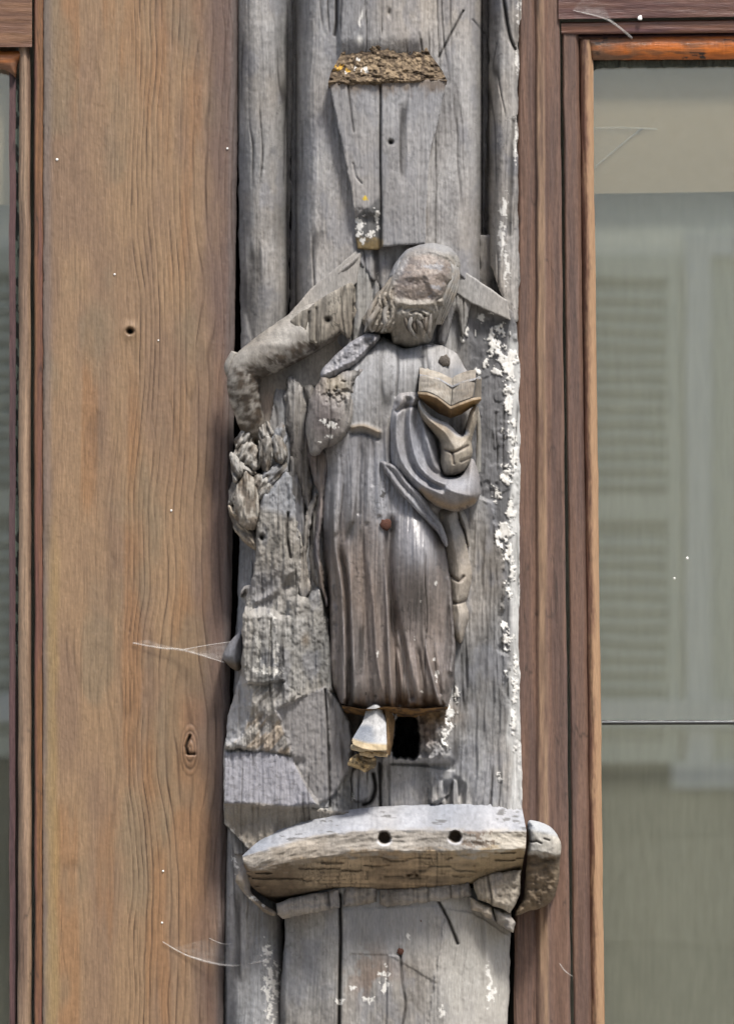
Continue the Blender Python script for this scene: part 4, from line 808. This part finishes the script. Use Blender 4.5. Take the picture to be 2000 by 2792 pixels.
# right sleeve: the big sling of cloth under the hand
SL = [(1080, 1074), (1100, 1066), (1136, 1066), (1150, 1090), (1160, 1150), (1190, 1200), (1200, 1262), (1212, 1294), (1252, 1296), (1284, 1250), (1304, 1290), (1309, 1330), (1306, 1356), (1284, 1380), (1240, 1394), (1184, 1378), (1150, 1352), (1110, 1320), (1080, 1290), (1064, 1262), (1060, 1190), (1062, 1120)]
def arc(off): return [(1092 + off, 1090), (1076 + off * 1.1, 1140), (1076 + off * 1.3, 1210), (1096 + off * 1.3, 1270), (1140 + off * 1.1, 1320 - off * .4), (1200 + off * .4, 1352 - off)]
def sl_h(X, Y, S):
    h = 190 + 44 * rnd(S, 34) + 46 * gauss(X, Y, 1245, 1345, 70, 50) + 14 * gauss(X, Y, 1190, 1330, 60, 40)
    for o, a in ((4, 12), (22, -10), (36, 14), (54, -9), (70, 9)): h = h + a * stroke(X, Y, arc(o), 7)
    h = h + 12 * stroke(X, Y, [(1176, 1306), (1230, 1338), (1276, 1352)], 8) - 12 * stroke(X, Y, [(1180, 1356), (1236, 1376), (1284, 1366)], 8) - 26 * gauss(X, Y, 1226, 1290, 30, 14) + 10 * stroke(X, Y, [(1084, 1092), (1100, 1076), (1138, 1084)], 7) - 14 * stroke(X, Y, [(1082, 1122), (1100, 1110), (1138, 1106)], 6)
    return h
def sl_x(c, X, Y, S, H):
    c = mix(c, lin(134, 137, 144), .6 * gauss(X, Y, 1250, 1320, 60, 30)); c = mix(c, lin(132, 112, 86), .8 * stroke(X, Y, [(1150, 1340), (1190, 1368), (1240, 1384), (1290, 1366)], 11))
    return mix(c, lin(64, 52, 44), .8 * flakes(X, Y, [(1266, 1386, 16, 6)], 556, 6, .8))
relief('sling_sleeve', SL, sl_h, gsm(555, lin(134, 134, 138), lin(112, 110, 112), sl_x, .14), M_SHINY, fig, 60, 2.4, 8, 1.5, 555, crack=.3, gr=.7)
relief('cloak_edge', [(1036, 1262), (1060, 1262), (1086, 1278), (1110, 1312), (1150, 1352), (1180, 1394), (1204, 1430), (1220, 1480), (1212, 1490), (1190, 1450), (1160, 1418), (1120, 1376), (1078, 1328)], lambda X, Y, S: 208 + 14 * rnd(S, 7) + .22 * (X - 1040) * ss(1200, 1100, X) - 10 * ss(8, 20, S), gsm(560, lin(130, 130, 134), lin(108, 106, 108)), M_SHINY, fig, 90, 2.3, 4, 1, 560, crack=.2, gr=.6)
# hanging cloth behind the right leg
def cord_h(X, Y, S): return 96 + 58 * rnd(S, 44) - 12 * stroke(X, Y, [(1225, 1642), (1250, 1644), (1274, 1634)], 4) - 10 * stroke(X, Y, [(1228, 1570), (1250, 1584), (1262, 1572)], 4)
relief('hanging_cloth', [(1168, 1372), (1238, 1384), (1252, 1420), (1268, 1471), (1282, 1540), (1285, 1580), (1276, 1622), (1268, 1642), (1276, 1670), (1272, 1706), (1258, 1752), (1240, 1740), (1226, 1700), (1222, 1620), (1212, 1540), (1196, 1450)], cord_h, gsm(565, lin(148, 141, 132), lin(132, 127, 120), lambda c, X, Y, S, H: mix(c, lin(70, 58, 50), np.clip(.7 * stroke(X, Y, [(1225, 1642), (1250, 1644), (1274, 1634)], 3) + .6 * stroke(X, Y, [(1228, 1570), (1250, 1584), (1262, 1572)], 4), 0, 1)), .08), M_SHINY, fig, 40, 2.4, 7, 1.5, 565, crack=0, gr=.5)
relief('hanging_cloth', [(1240, 1390), (1262, 1392), (1276, 1430), (1280, 1480), (1274, 1490), (1262, 1450)], lambda X, Y, S: 80 + 40 * rnd(S, 16), gsm(568, lin(146, 140, 132), lin(130, 125, 119), None, .08), M_SHINY, fig, 40, 2.4, 5, 1, 568, crack=0)
# hand: worn stump of forearm and cupped palm holding the book
HB = [(1200, 1262), (1200, 1230), (1196, 1200), (1172, 1168), (1146, 1136), (1137, 1108), (1142, 1090), (1156, 1110), (1178, 1134), (1221, 1156), (1249, 1182), (1264, 1186), (1272, 1160), (1280, 1122), (1298, 1104), (1304, 1124), (1290, 1182), (1284, 1206), (1286, 1240), (1268, 1280), (1240, 1296), (1212, 1294)]
def hand_h(X, Y, S):
    h = 206 + 62 * rnd(S, 48) + 14 * ss(1240, 1120, Y)
    for p, a in (([(1212, 1226), (1232, 1234), (1246, 1230), (1274, 1216)], 9), ([(1232, 1234), (1236, 1264)], 7), ([(1256, 1258), (1282, 1248)], 8)): h = h - a * stroke(X, Y, p, 3.5, False)
    return h
def hand_c(X, Y, S, H):
    c = wood(X, Y, lin(150, 143, 132), lin(126, 119, 108), 570, .12, 9, 20)
    c = mix(c, lin(118, 100, 76), .6 * gauss(X, Y, 1190, 1160, 50, 22) + .3 * gauss(X, Y, 1270, 1150, 20, 30))
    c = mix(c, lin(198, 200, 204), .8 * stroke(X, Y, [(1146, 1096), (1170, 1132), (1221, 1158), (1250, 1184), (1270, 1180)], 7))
    for p in ([(1212, 1226), (1232, 1234), (1246, 1230), (1274, 1216)], [(1232, 1234), (1236, 1264)], [(1256, 1258), (1282, 1248)]): c = mix(c, lin(84, 68, 56), .6 * stroke(X, Y, p, 3, False))
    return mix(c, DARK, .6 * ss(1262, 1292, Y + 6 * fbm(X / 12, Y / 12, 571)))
relief('hand', HB, hand_h, hand_c, M_SHINY, fig, 90, 2.3, 7, 1.2, 570, crack=0, gr=.5)
tube('cuff_edge', [(1296, 1110, 200, 7), (1304, 1150, 200, 6), (1304, 1220, 196, 7), (1302, 1290, 196, 8)], lambda X, Y, Z: wood(X, Y, lin(132, 128, 120), lin(110, 106, 100), 575, .2), M_SHINY, fig, 40, 12, 575, 1)
# the open book: two page blocks on a spine and the cover beneath
bk = thing('carved_book', 'open carved wooden book held in the worn hand, brown dirt under its covers', 'book', P(1226, 1120, 230))
bkc = lambda X, Y, Z, v: mix(wood(X, Y, lin(150, 145, 136), lin(122, 116, 108), 580, .26, 40, 4), lin(118, 104, 86), .35 * ss(0, .6, fbm(X / 20, Y / 8, 581)))
def pages(tops, bots, seed):
    # front fore-edge swept back towards the chest, top surface rising
    back = [(x, y - 26, d - 74) for x, y, d in tops]; bback = [(x, y - 20, d - 74) for x, y, d in bots]
    return loft('page_block', [back, tops, bots, bback], bkc, M_SHINY, bk, 60, [8, 12, 6], seed, 1.2)
pages([(1143, 1024, 262), (1166, 1027, 268), (1196, 1034, 270), (1232, 1054, 262)], [(1140, 1070, 268), (1164, 1070, 276), (1190, 1080, 278), (1228, 1108, 268)], 580)
pages([(1234, 1054, 262), (1254, 1044, 268), (1278, 1036, 268), (1296, 1034, 262)], [(1230, 1108, 268), (1250, 1098, 274), (1268, 1092, 272), (1288, 1084, 268)], 583)
cvc = lambda X, Y, Z, v: mix(wood(X, Y, lin(124, 98, 62), lin(92, 72, 48), 586, .2, 20, 8), lin(150, 138, 120), .5 * ss(1.2, .4, v))
loft('cover', [[(1138, 1068, 274), (1164, 1070, 282), (1190, 1080, 284), (1228, 1108, 274), (1252, 1098, 280), (1290, 1084, 276), (1310, 1082, 268)], [(1139, 1076, 276), (1166, 1078, 284), (1192, 1088, 286), (1228, 1117, 276), (1252, 1106, 282), (1292, 1092, 278), (1311, 1090, 270)], [(1146, 1092, 200), (1170, 1110, 204), (1196, 1128, 206), (1228, 1140, 204), (1256, 1130, 206), (1284, 1112, 204), (1304, 1100, 200)]], cvc, M_SHINY, bk, 110, [3, 16], 586, 1.2, sm=False)
loft('cover', [[(1294, 1034, 262), (1310, 1028, 246)], [(1298, 1032, 272), (1312, 1030, 256)], [(1290, 1086, 274), (1311, 1092, 262)], [(1288, 1088, 200), (1308, 1092, 190)]], lambda X, Y, Z, v: wood(X, Y, lin(132, 126, 116), lin(104, 98, 90), 589, .2), M_SHINY, bk, 12, [4, 10, 6], 589, .6, sm=False)
loft('cover', [[(1143, 1022, 190), (1232, 1050, 200), (1310, 1026, 190)], [(1143, 1020, 262), (1196, 1031, 268), (1232, 1051, 264), (1262, 1038, 268), (1310, 1027, 262)], [(1143, 1025, 263), (1196, 1036, 270), (1232, 1056, 266), (1262, 1043, 270), (1310, 1033, 264)]], lambda X, Y, Z, v: wood(X, Y, lin(140, 140, 142), lin(120, 120, 122), 592, .2), M_SHINY, bk, 90, [8, 3], 592, .6, sm=False)
# head
HEAD = [(1189, 664), (1160, 664), (1118, 676), (1092, 698), (1072, 724), (1058, 756), (1046, 784), (1022, 802), (1010, 830), (996, 856), (984, 872), (994, 890), (1004, 904), (1034, 910), (1058, 908), (1066, 914), (1072, 936), (1098, 946), (1126, 950), (1160, 942), (1176, 926), (1184, 900), (1200, 870), (1220, 842), (1238, 800), (1251, 756), (1252, 716), (1240, 690), (1218, 672)]
FACE = smooth([(1112, 704), (1140, 692), (1165, 688), (1196, 696), (1222, 706), (1232, 730), (1222, 768), (1206, 804), (1176, 822), (1130, 824), (1086, 818), (1068, 800), (1074, 772), (1092, 740)])
def head_f(X, Y):
    return sdf(X + 4 * fbm(X / 20, Y / 20, 601), Y + 4 * fbm(X / 20, Y / 20, 602), FACE)
def lock(X, Y):
    u = (X - 1000) * .93 + 13 * np.sin(Y / 24.) + (Y - 800) * .30 + 4 * fbm(X / 20, Y / 30, 606)
    return np.abs(np.sin(u / 5.0))
def head_h(X, Y, S):
    hair = ss(1088, 1060, X) * ss(760, 800, Y)
    h = 142 + 78 * rnd(S, 26 + 36 * ss(1050, 1110, X)) + 16 * gauss(X, Y, 1140, 790, 90, 90)
    h = h - 40 * ss(850, 915, Y) * ss(1062, 1085, X) - 8 * ss(1080, 1030, X) * ss(800, 850, Y)
    fs = head_f(X, Y)
    h = h + 3 * np.exp(-((fs - 6) / 8) ** 2) - 5 * ss(6, -10, fs) + 12 * gauss(X, Y, 1150, 765, 55, 45)
    cap = ss(6, 14, fs) * ss(815, 780, Y)
    h = h + cap * 3.4 * np.sin(fs / 2.2 + 3 * fbm(X / 40, Y / 40, 607))
    h = h + 8 * stroke(X, Y, [(1160, 742), (1172, 775), (1184, 797)], 9) + 2.5 * stroke(X, Y, [(1100, 757), (1130, 748), (1158, 750)], 8) + 2 * stroke(X, Y, [(1180, 748), (1204, 746), (1220, 756)], 7)
    h = h - 5 * gauss(X, Y, 1128, 770, 22, 10, 8) - 4 * gauss(X, Y, 1204, 768, 15, 9) - 6 * gauss(X, Y, 1178, 806, 12, 5)
    h = h + hair * 9 * (lock(X, Y) - .5) + hair * 3 * fbm(X / 6, Y / 12, 603)
    rt = ss(6, 14, fs) * gauss(X, Y, 1222, 800, 30, 80)
    h = h + rt * 5 * np.sin((X + 10 * np.sin(Y / 20)) / 3.4)
    # worn lip and beard
    h = h + 3 * stroke(X, Y, [(1092, 828), (1130, 832), (1170, 826)], 8) - 7 * stroke(X, Y, [(1104, 844), (1124, 840), (1150, 842), (1172, 852)], 5)
    bd = gauss(X, Y, 1146, 880, 34, 34)
    h = h + 16 * bd + 3 * bd * np.sin((X + .4 * Y + 5 * fbm(X / 12, Y / 16, 608)) / 2.6) - 11 * stroke(X, Y, [(1120, 852), (1142, 850), (1166, 872), (1172, 892)], 4)
    h = h - 6 * stroke(X, Y, [(1080, 892), (1078, 856), (1090, 838)], 5)
    h = h - 16 * stroke(X, Y, [(1150, 948), (1172, 920), (1176, 880)], 8) - 10 * stroke(X, Y, [(1200, 846), (1190, 822), (1210, 806), (1226, 772)], 5)
    return h + 1.2 * fbm(X / 7, Y / 7, 605, 3)
def head_c(X, Y, S, H):
    c = wood(X, Y, lin(138, 134, 127), lin(108, 104, 98), 610, .2, 8, 20)
    c = mix(c, lin(128, 129, 133), .8 * ss(1130, 1090, X - .5 * (Y - 700)) * ss(790, 740, Y) + .6 * ss(706, 680, Y))  # bluish sky light on the head's top and left, put into the colour
    fs = head_f(X, Y)
    f = mix(lin(124, 113, 105), lin(104, 96, 92), ss(-.3, .6, fbm(X / 26, Y / 14, 611, 3))) * (1 + .2 * fbm(X / 4, Y / 4, 612, 2))[..., None]
    f = mix(f, lin(132, 132, 136), .75 * flakes(X, Y, [(1186, 727, 30, 8), (1190, 784, 20, 10), (1178, 802, 10, 8)], 613, 8, .8))
    f = mix(f, lin(74, 62, 58), np.clip(.8 * gauss(X, Y, 1130, 772, 22, 9, 6) + .65 * gauss(X, Y, 1206, 768, 12, 7) + .5 * gauss(X, Y, 1150, 812, 30, 6), 0, 1) * (.7 + .5 * fbm(X / 9, Y / 6, 615, 2)))
    c = mix(c, f, ss(5, -14, fs) * .9); c = mix(c, lin(118, 106, 90), .25 * np.exp(-((fs - 6) / 7) ** 2))
    hair = ss(1088, 1060, X) * ss(770, 810, Y)
    c = mix(c, lin(136, 126, 112), .5 * hair); c = mix(c, lin(62, 53, 44), .7 * hair * ss(.4, .05, lock(X, Y)))
    c = mix(c, lin(132, 126, 116), .5 * gauss(X, Y, 1120, 890, 60, 50)); c = mix(c, lin(84, 72, 60), .5 * gauss(X, Y, 1226, 806, 12, 50))
    return mix(c, DARK, .75 * ss(.1, .5, fbm((X + .3 * Y) / 5, Y / 22, 614, 3)) * gauss(X, Y, 1142, 880, 32, 34))
relief('head', HEAD, head_h, head_c, M_SHINY, fig, 60, 2.0, 10, 1.5, 600, crack=0, gr=.5)
LK = lambda X, Y, Z: mix(wood(X, Y, lin(148, 144, 138), lin(110, 105, 98), 618, .22, 8, 24), lin(132, 118, 100), .4 * ss(0, .6, fbm(X / 18, Y / 22, 619, 2)))
def lock_tube(pts, seed): tube('hair_lock', pts, LK, M_SHINY, fig, 44, 10, seed, 1.2)
for k in range(5):
    f = k / 4.; dz = 9 * (k % 2)
    lock_tube([(1092 - 10 * (1 - f), 716 + 20 * (1 - f), 182 + 10 * f, 3), (1062 + 14 * f, 768 + 8 * f, 192 + 16 * f + dz, 5.5), (1030 + 40 * f, 812 + 16 * f, 200 + 12 * f + dz, 7), (1010 + 52 * f + 5 * math.sin(k * 2.1), 846 + 10 * f, 204 + 10 * f + dz, 7.5), (1004 + 50 * f - 9 * math.sin(k * 1.7), 876 + 6 * f, 200 + 10 * f + dz, 6.5), (994 + 56 * f + 7 * math.sin(k * 2.3), 904 + 6 * math.sin(k * 3.1), 188 + 8 * f, 3)], 1620 + k)
for k in range(4):
    f = k / 3.
    lock_tube([(1212 + 18 * f, 694 + 10 * f, 200 - 18 * f, 4), (1234 + 10 * f, 736, 200 - 22 * f, 7), (1222 + 20 * f, 782, 204 - 26 * f, 7), (1206 + 22 * f, 822, 202 - 26 * f, 7), (1194 + 18 * f, 856 + 4 * f, 190 - 24 * f, 5), (1188 + 14 * f, 884, 176 - 20 * f, 2.5)], 1640 + k)
for k in range(7):
    f = k / 6.
    tube('beard_lock', [(1108 + 66 * f, 842 + 12 * f, 212, 4), (1106 + 68 * f + 4 * math.sin(k * 2), 866 + 8 * f, 219 + 6 * (k % 2), 6), (1112 + 62 * f - 6 * math.sin(k * 1.4), 892 + 6 * f + 5 * math.sin(k * 3.3), 219 + 6 * (k % 2), 5.5), (1126 + 44 * f + 5 * math.sin(k * 2.6), 916 + 8 * math.sin(k * 2.2), 206, 3)], lambda X, Y, Z: wood(X, Y, lin(134, 128, 120), lin(84, 77, 69), 650 + k, .35, 6, 14), M_SHINY, fig, 30, 10, 1660 + k, 1.2)
# cloth strip falling from the head at the right
relief('veil_fold', [(1236, 770), (1262, 770), (1284, 812), (1276, 860), (1264, 916), (1256, 910), (1250, 860), (1240, 850), (1226, 900), (1210, 936), (1190, 930), (1196, 880), (1216, 830)], lambda X, Y, S: 74 + 14 * rnd(S, 22), gsm(616, lin(138, 134, 128), lin(118, 114, 110), None, .16), M_WOOD, fig, 40, 2.5, 6, 2, 616)
# foot
def foot_c(X, Y, Z, v):
    c = wood(X, Y, lin(160, 160, 160), lin(134, 136, 142), 620, .12, 20, 10)
    c = mix(c, lin(104, 112, 124), .8 * ss(1972, 1984, Y) * ss(1034, 1006, X - .2 * (Y - 2000)))
    return mix(c, CREAM, ss(2.96, 3.05, v))
loft('foot', [[(1008, 1922, 90), (1024, 1914, 96), (1040, 1922, 90)], [(997, 1936, 170), (1024, 1922, 182), (1042, 1934, 170)], [(988, 1968, 182), (1020, 1966, 196), (1052, 1970, 184)], [(960, 2014, 206), (1000, 2026, 222), (1054, 2030, 212)], [(962, 2030, 210), (1000, 2044, 224), (1054, 2046, 212)], [(972, 2034, 120), (1004, 2050, 120), (1050, 2052, 120)]], foot_c, M_SHINY, fig, 60, 10, 620, 1.5)
loft('foot_side', [[(1048, 1934, 178), (1072, 1942, 110)], [(1054, 1970, 186), (1076, 1966, 110)], [(1054, 2032, 212), (1070, 2030, 120)], [(1052, 2050, 210), (1062, 2062, 120)]], lambda X, Y, Z, v: wood(X, Y, lin(150, 122, 88), lin(116, 94, 68), 624, .25, 9, 40), M_CRUST, fig, 20, 12, 624, 3)
for k, (x, y, r, d) in enumerate([(980, 2040, 22, 176), (1000, 2056, 18, 168), (1036, 2056, 18, 176), (976, 2022, 14, 190)]):
    tube('toe', [(x - r, y - 2, d, r * .3), (x, y, d + 12, r * .42), (x + r, y + 3, d, r * .3)], lambda X, Y, Z: wood(X, Y, CREAM, lin(140, 118, 88), 630 + k, .2, 12, 8), M_CRUST, fig, 16, 12, 630 + k, 2)
relief('broken_sole', [(946, 2084), (960, 2062), (990, 2056), (1020, 2066), (1022, 2090), (1000, 2104), (984, 2100), (962, 2090)], lambda X, Y, S: 130 + 20 * rnd(S, 14) + 8 * fbm(X / 10, Y / 10, 641, 3), lambda X, Y, S, H: mix(lin(120, 106, 84), lin(190, 166, 126), np.clip(ss(.0, .5, fbm(X / 12, Y / 9, 642, 3)) + stroke(X, Y, [(948, 2082), (974, 2090), (992, 2104)], 4), 0, 1)), M_CRUST, fig, 30, 2.3, 4, 4, 640)

# ------------------------------------------------------------------ the ledge
lg = thing('carved_ledge', 'bowed grey wooden ledge with two peg holes and cracked right end under the figure', 'ledge', P(1060, 2470, 60))
PEGS = [(1047, 2284, 18), (1240, 2281, 18)]
def ledge_x(X, Y, Z, v):
    h = 7 * np.sin(np.clip(v - 1, 0, 2) * np.pi / 2) + 1.2 * fbm(X / 16, (Y + Z) / 7, 655, 3) + 5 * fbm(X / 90, v * 2, 656, 3)
    for x, y, r in PEGS: h = h - 30 * ss(r + 2, r - 6, np.hypot((X - x) + 3 * fbm(X / 9, Y / 9, 651), Y - y))
    h = h - 14 * ss(.1, .3, noise(X / 60, Y / 7, 652)) * ss(2.05, 2.2, v) * ss(2.95, 2.7, v) * .7
    h = h - 26 * stroke(X, Y, [(1112, 2384), (1130, 2378), (1136, 2384)], 5, False)
    return h
def ledge_c(X, Y, Z, v):
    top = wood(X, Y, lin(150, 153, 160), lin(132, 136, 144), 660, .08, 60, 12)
    top = mix(top, lin(70, 68, 64), .7 * ss(.25, .5, fbm(X / 22, Y / 6, 661, 3)) * ss(.3, .6, noise(X / 60, Y / 20, 662)))
    fr = wood(X, Y, lin(152, 147, 140), lin(132, 126, 118), 665, .14, 60, 8)
    fr = mix(fr, lin(174, 166, 152), .7 * ss(1290, 1350, X)); fr = mix(fr, lin(106, 92, 80), .8 * flakes(X, Y, [(1310, 2300, 50, 12), (1290, 2270, 50, 10)], 667, 14, .8))
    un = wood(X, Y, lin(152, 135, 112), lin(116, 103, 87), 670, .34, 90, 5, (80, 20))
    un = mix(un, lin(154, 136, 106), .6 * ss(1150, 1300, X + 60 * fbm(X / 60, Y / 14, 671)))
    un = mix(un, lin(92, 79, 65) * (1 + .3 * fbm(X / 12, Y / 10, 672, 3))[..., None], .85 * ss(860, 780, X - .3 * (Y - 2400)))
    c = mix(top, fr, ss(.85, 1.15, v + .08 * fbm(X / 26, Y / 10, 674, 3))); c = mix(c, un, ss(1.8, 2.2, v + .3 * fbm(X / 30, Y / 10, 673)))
    for x, y, r in PEGS:
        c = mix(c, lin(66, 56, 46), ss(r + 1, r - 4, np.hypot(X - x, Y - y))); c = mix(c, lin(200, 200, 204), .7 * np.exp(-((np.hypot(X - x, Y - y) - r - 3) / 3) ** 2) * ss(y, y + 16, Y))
    return c
LT = [(660, 2334, 128), (700, 2298, 96), (745, 2270, 76), (837, 2234, 74), (954, 2208, 74), (1083, 2196, 74), (1250, 2192, 74), (1340, 2192, 70), (1422, 2202, 56)]
LF0 = [(662, 2338, 150), (720, 2318, 196), (806, 2294, 226), (905, 2273, 244), (1052, 2263, 252), (1237, 2265, 244), (1330, 2266, 226), (1434, 2266, 190)]
LF1 = [(664, 2352, 152), (690, 2374, 180), (763, 2356, 216), (868, 2337, 244), (1022, 2321, 254), (1175, 2321, 248), (1298, 2318, 230), (1432, 2314, 192)]
LU = [(668, 2386, 140), (700, 2430, 120), (775, 2444, 112), (923, 2418, 122), (1052, 2424, 124), (1237, 2414, 122), (1310, 2398, 120), (1424, 2352, 140)]
LB = [(672, 2400, 30), (740, 2460, 30), (800, 2450, 30), (923, 2430, 30), (1052, 2432, 30), (1237, 2420, 30), (1310, 2410, 30), (1420, 2400, 40)]
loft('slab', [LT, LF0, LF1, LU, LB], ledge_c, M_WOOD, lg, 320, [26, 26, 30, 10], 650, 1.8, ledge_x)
# cracked-off end piece
def end_h(X, Y, S): return 146 + 44 * rnd(S, 24) + 10 * ss(2250, 2268, Y) - 34 * ss(2318, 2336, Y - .1 * (X - 1430) + 5 * fbm(X / 12, Y / 12, 686, 2)) - 22 * ss(2360, 2480, Y) - 9 * stroke(X, Y, [(1436, 2290), (1450, 2296), (1462, 2293), (1474, 2299)], 2.4, False) - 6 * stroke(X, Y, [(1482, 2287), (1496, 2291)], 2.2, False) + 2 * fbm(X / 22, Y / 20, 681, 3) + 7 * ss(2325, 2345, Y) * fbm(X / 15, Y / 12, 687, 3)
def end_c(X, Y, S, H):
    c = wood(X, Y, lin(176, 172, 164), lin(150, 146, 138), 682, .12, 12, 14)
    c = mix(c, lin(150, 154, 160), ss(2266, 2252, Y - .25 * (X - 1430)) * .8)
    c = mix(c, lin(100, 87, 71) * (1 + .3 * fbm(X / 16, Y / 9, 684, 4))[..., None], ss(2318, 2334, Y - .12 * (X - 1430) + 8 * fbm(X / 14, Y / 14, 683)))
    return mix(c, DARK, np.clip(.8 * stroke(X, Y, [(1436, 2290), (1450, 2296), (1462, 2293), (1474, 2299)], 2.6, False) + .7 * stroke(X, Y, [(1482, 2287), (1496, 2291)], 2.4, False) + .6 * gauss(X, Y, 1506, 2312, 3, 3), 0, 1))
relief('end_piece', [(1440, 2238), (1462, 2240), (1490, 2248), (1514, 2270), (1528, 2300), (1527, 2330), (1520, 2404), (1500, 2460), (1440, 2486), (1404, 2494), (1424, 2450), (1430, 2400), (1436, 2340), (1440, 2290)], end_h, end_c, None, lg, 10, 2.5, 10, 2, 680, crack=.4)
relief('left_tip', [(664, 2352), (690, 2372), (684, 2430), (720, 2462), (752, 2486), (742, 2496), (690, 2460), (648, 2410), (644, 2392), (656, 2372)], lambda X, Y, S: 120 + 26 * rnd(S, 18), greyc(690, .5, .2, lin(146, 138, 126), lin(108, 98, 86), lambda c, X, Y, S, H: mix(c, PAINT, flakes(X, Y, [(686, 2446, 10, 6), (700, 2454, 8, 5), (716, 2468, 8, 6)], 691, 6, .9))), None, lg, 10, 2.5, 6, 3, 690)
# blocks of moulding beneath
def under(poly, d, seed, a=lin(144, 138, 131), b=lin(114, 108, 101)): relief('moulding_block', poly, lambda X, Y, S: d + 20 * rnd(S, 20) + 5 * fbm(X / 20, Y / 14, seed + 1, 3), greyc(seed, .5, .2, a, b), None, lg, 10, 2.6, 6, 3, seed, sm=False)
under([(752, 2462), (800, 2446), (922, 2424), (926, 2476), (850, 2490), (770, 2506), (756, 2494)], 122, 700)
under([(940, 2414), (1030, 2420), (1028, 2462), (934, 2474)], 112, 705); under([(1034, 2424), (1180, 2416), (1276, 2404), (1286, 2440), (1200, 2456), (1060, 2472), (1034, 2464)], 116, 710)
under([(1286, 2410), (1330, 2382), (1420, 2372), (1418, 2420), (1406, 2460), (1390, 2490), (1340, 2470), (1300, 2450)], 132, 715, lin(158, 150, 138), lin(134, 126, 114))
under([(1280, 2444), (1300, 2456), (1340, 2474), (1350, 2516), (1310, 2490), (1284, 2480)], 118, 720, lin(166, 158, 146)); under([(1344, 2476), (1392, 2496), (1406, 2520), (1398, 2546), (1352, 2518)], 112, 725, lin(158, 150, 138))

# ------------------------------------------------------------------ cobwebs
def web(label, rows, seed, dens, threads, nm='cobweb'):
    a = np.array(dens)
    o = loft(nm, rows, lambda X, Y, Z, v: np.ones(X.shape + (3,)) * np.interp(v, np.arange(len(a)), a)[..., None] * (.45 + .4 * fbm(X / 40, Y / 8, 800 + seed, 3))[..., None], M_WEB, None, 60, 10, seed, .5)
    tag(o, label, 'cobweb', 'cobwebs on the old timber')
    for k, t in enumerate(threads):
        th = tube('thread', t, lambda X, Y, Z: np.ones(X.shape + (3,)) * .42, M_WEB, o, 40, 6, seed + k, .2, sm=len(t) > 2)
web('grey cobweb stretched from the small side knob across the brown board', [[(400, 1744, 6), (470, 1764, 12), (530, 1768, 24), (622, 1752, 60)], [(362, 1752, 6), (440, 1766, 12), (500, 1772, 22), (608, 1802, 60)]], 801, [.25, .55],
    [[(362, 1753, 6, 1.6), (440, 1767, 12, 2.2), (500, 1773, 22, 2.4), (612, 1806, 62, 1.6)], [(496, 1772, 22, 1.8), (560, 1760, 40, 1.5), (640, 1748, 70, 1.2)]])
web('pale hammock shaped cobweb hanging low between the board and the post, below the ledge', [[(560, 2560, 6), (610, 2574, 14), (660, 2568, 40), (720, 2555, 70)], [(470, 2586, 6), (560, 2618, 10), (640, 2624, 40), (730, 2606, 74)], [(444, 2568, 5), (520, 2608, 8), (630, 2632, 40), (735, 2616, 76)]], 811, [.12, .3, .8],
    [[(444, 2568, 5, 1.5), (520, 2609, 8, 2.2), (630, 2633, 40, 2.4), (735, 2616, 76, 2)], [(570, 2558, 5, 1), (612, 2574, 16, 1.4), (660, 2566, 44, 1)]])
web('dusty cobweb strand at the top corner of the right-hand window frame', [[(1600, -20, 10), (1640, 10, 12), (1665, 50, 8), (1718, 100, -14)], [(1560, 28, 8), (1620, 42, 10), (1660, 52, 8), (1722, 104, -14)]], 821, [.15, .55],
    [[(1560, 28, 8, 1.2), (1640, 48, 10, 2), (1676, 66, 6, 3), (1722, 104, -14, 3)]])
web('faint triangular cobweb on the beige blind in the right-hand window', [[(1612, 350, -80), (1700, 350, -80), (1790, 352, -80)], [(1612, 356, -80), (1690, 366, -80), (1750, 352, -80)], [(1614, 462, -80), (1680, 404, -80), (1746, 354, -80)]], 831, [.5, .1, .3],
    [[(1612, 349, -80, 2.4), (1700, 348, -80, 2.6), (1790, 352, -80, 3)], [(1618, 458, -80, 2.2), (1690, 396, -80, 2.6), (1752, 348, -80, 3)]])
web('tiny cobweb thread across the dark gap low on the right-hand frame', [[(1524, 2626, 14), (1556, 2660, 4)], [(1528, 2640, 12), (1562, 2668, 0)]], 841, [.3, .4], [[(1524, 2626, 14, 1), (1540, 2648, 12, 1), (1560, 2662, 2, 1)]])
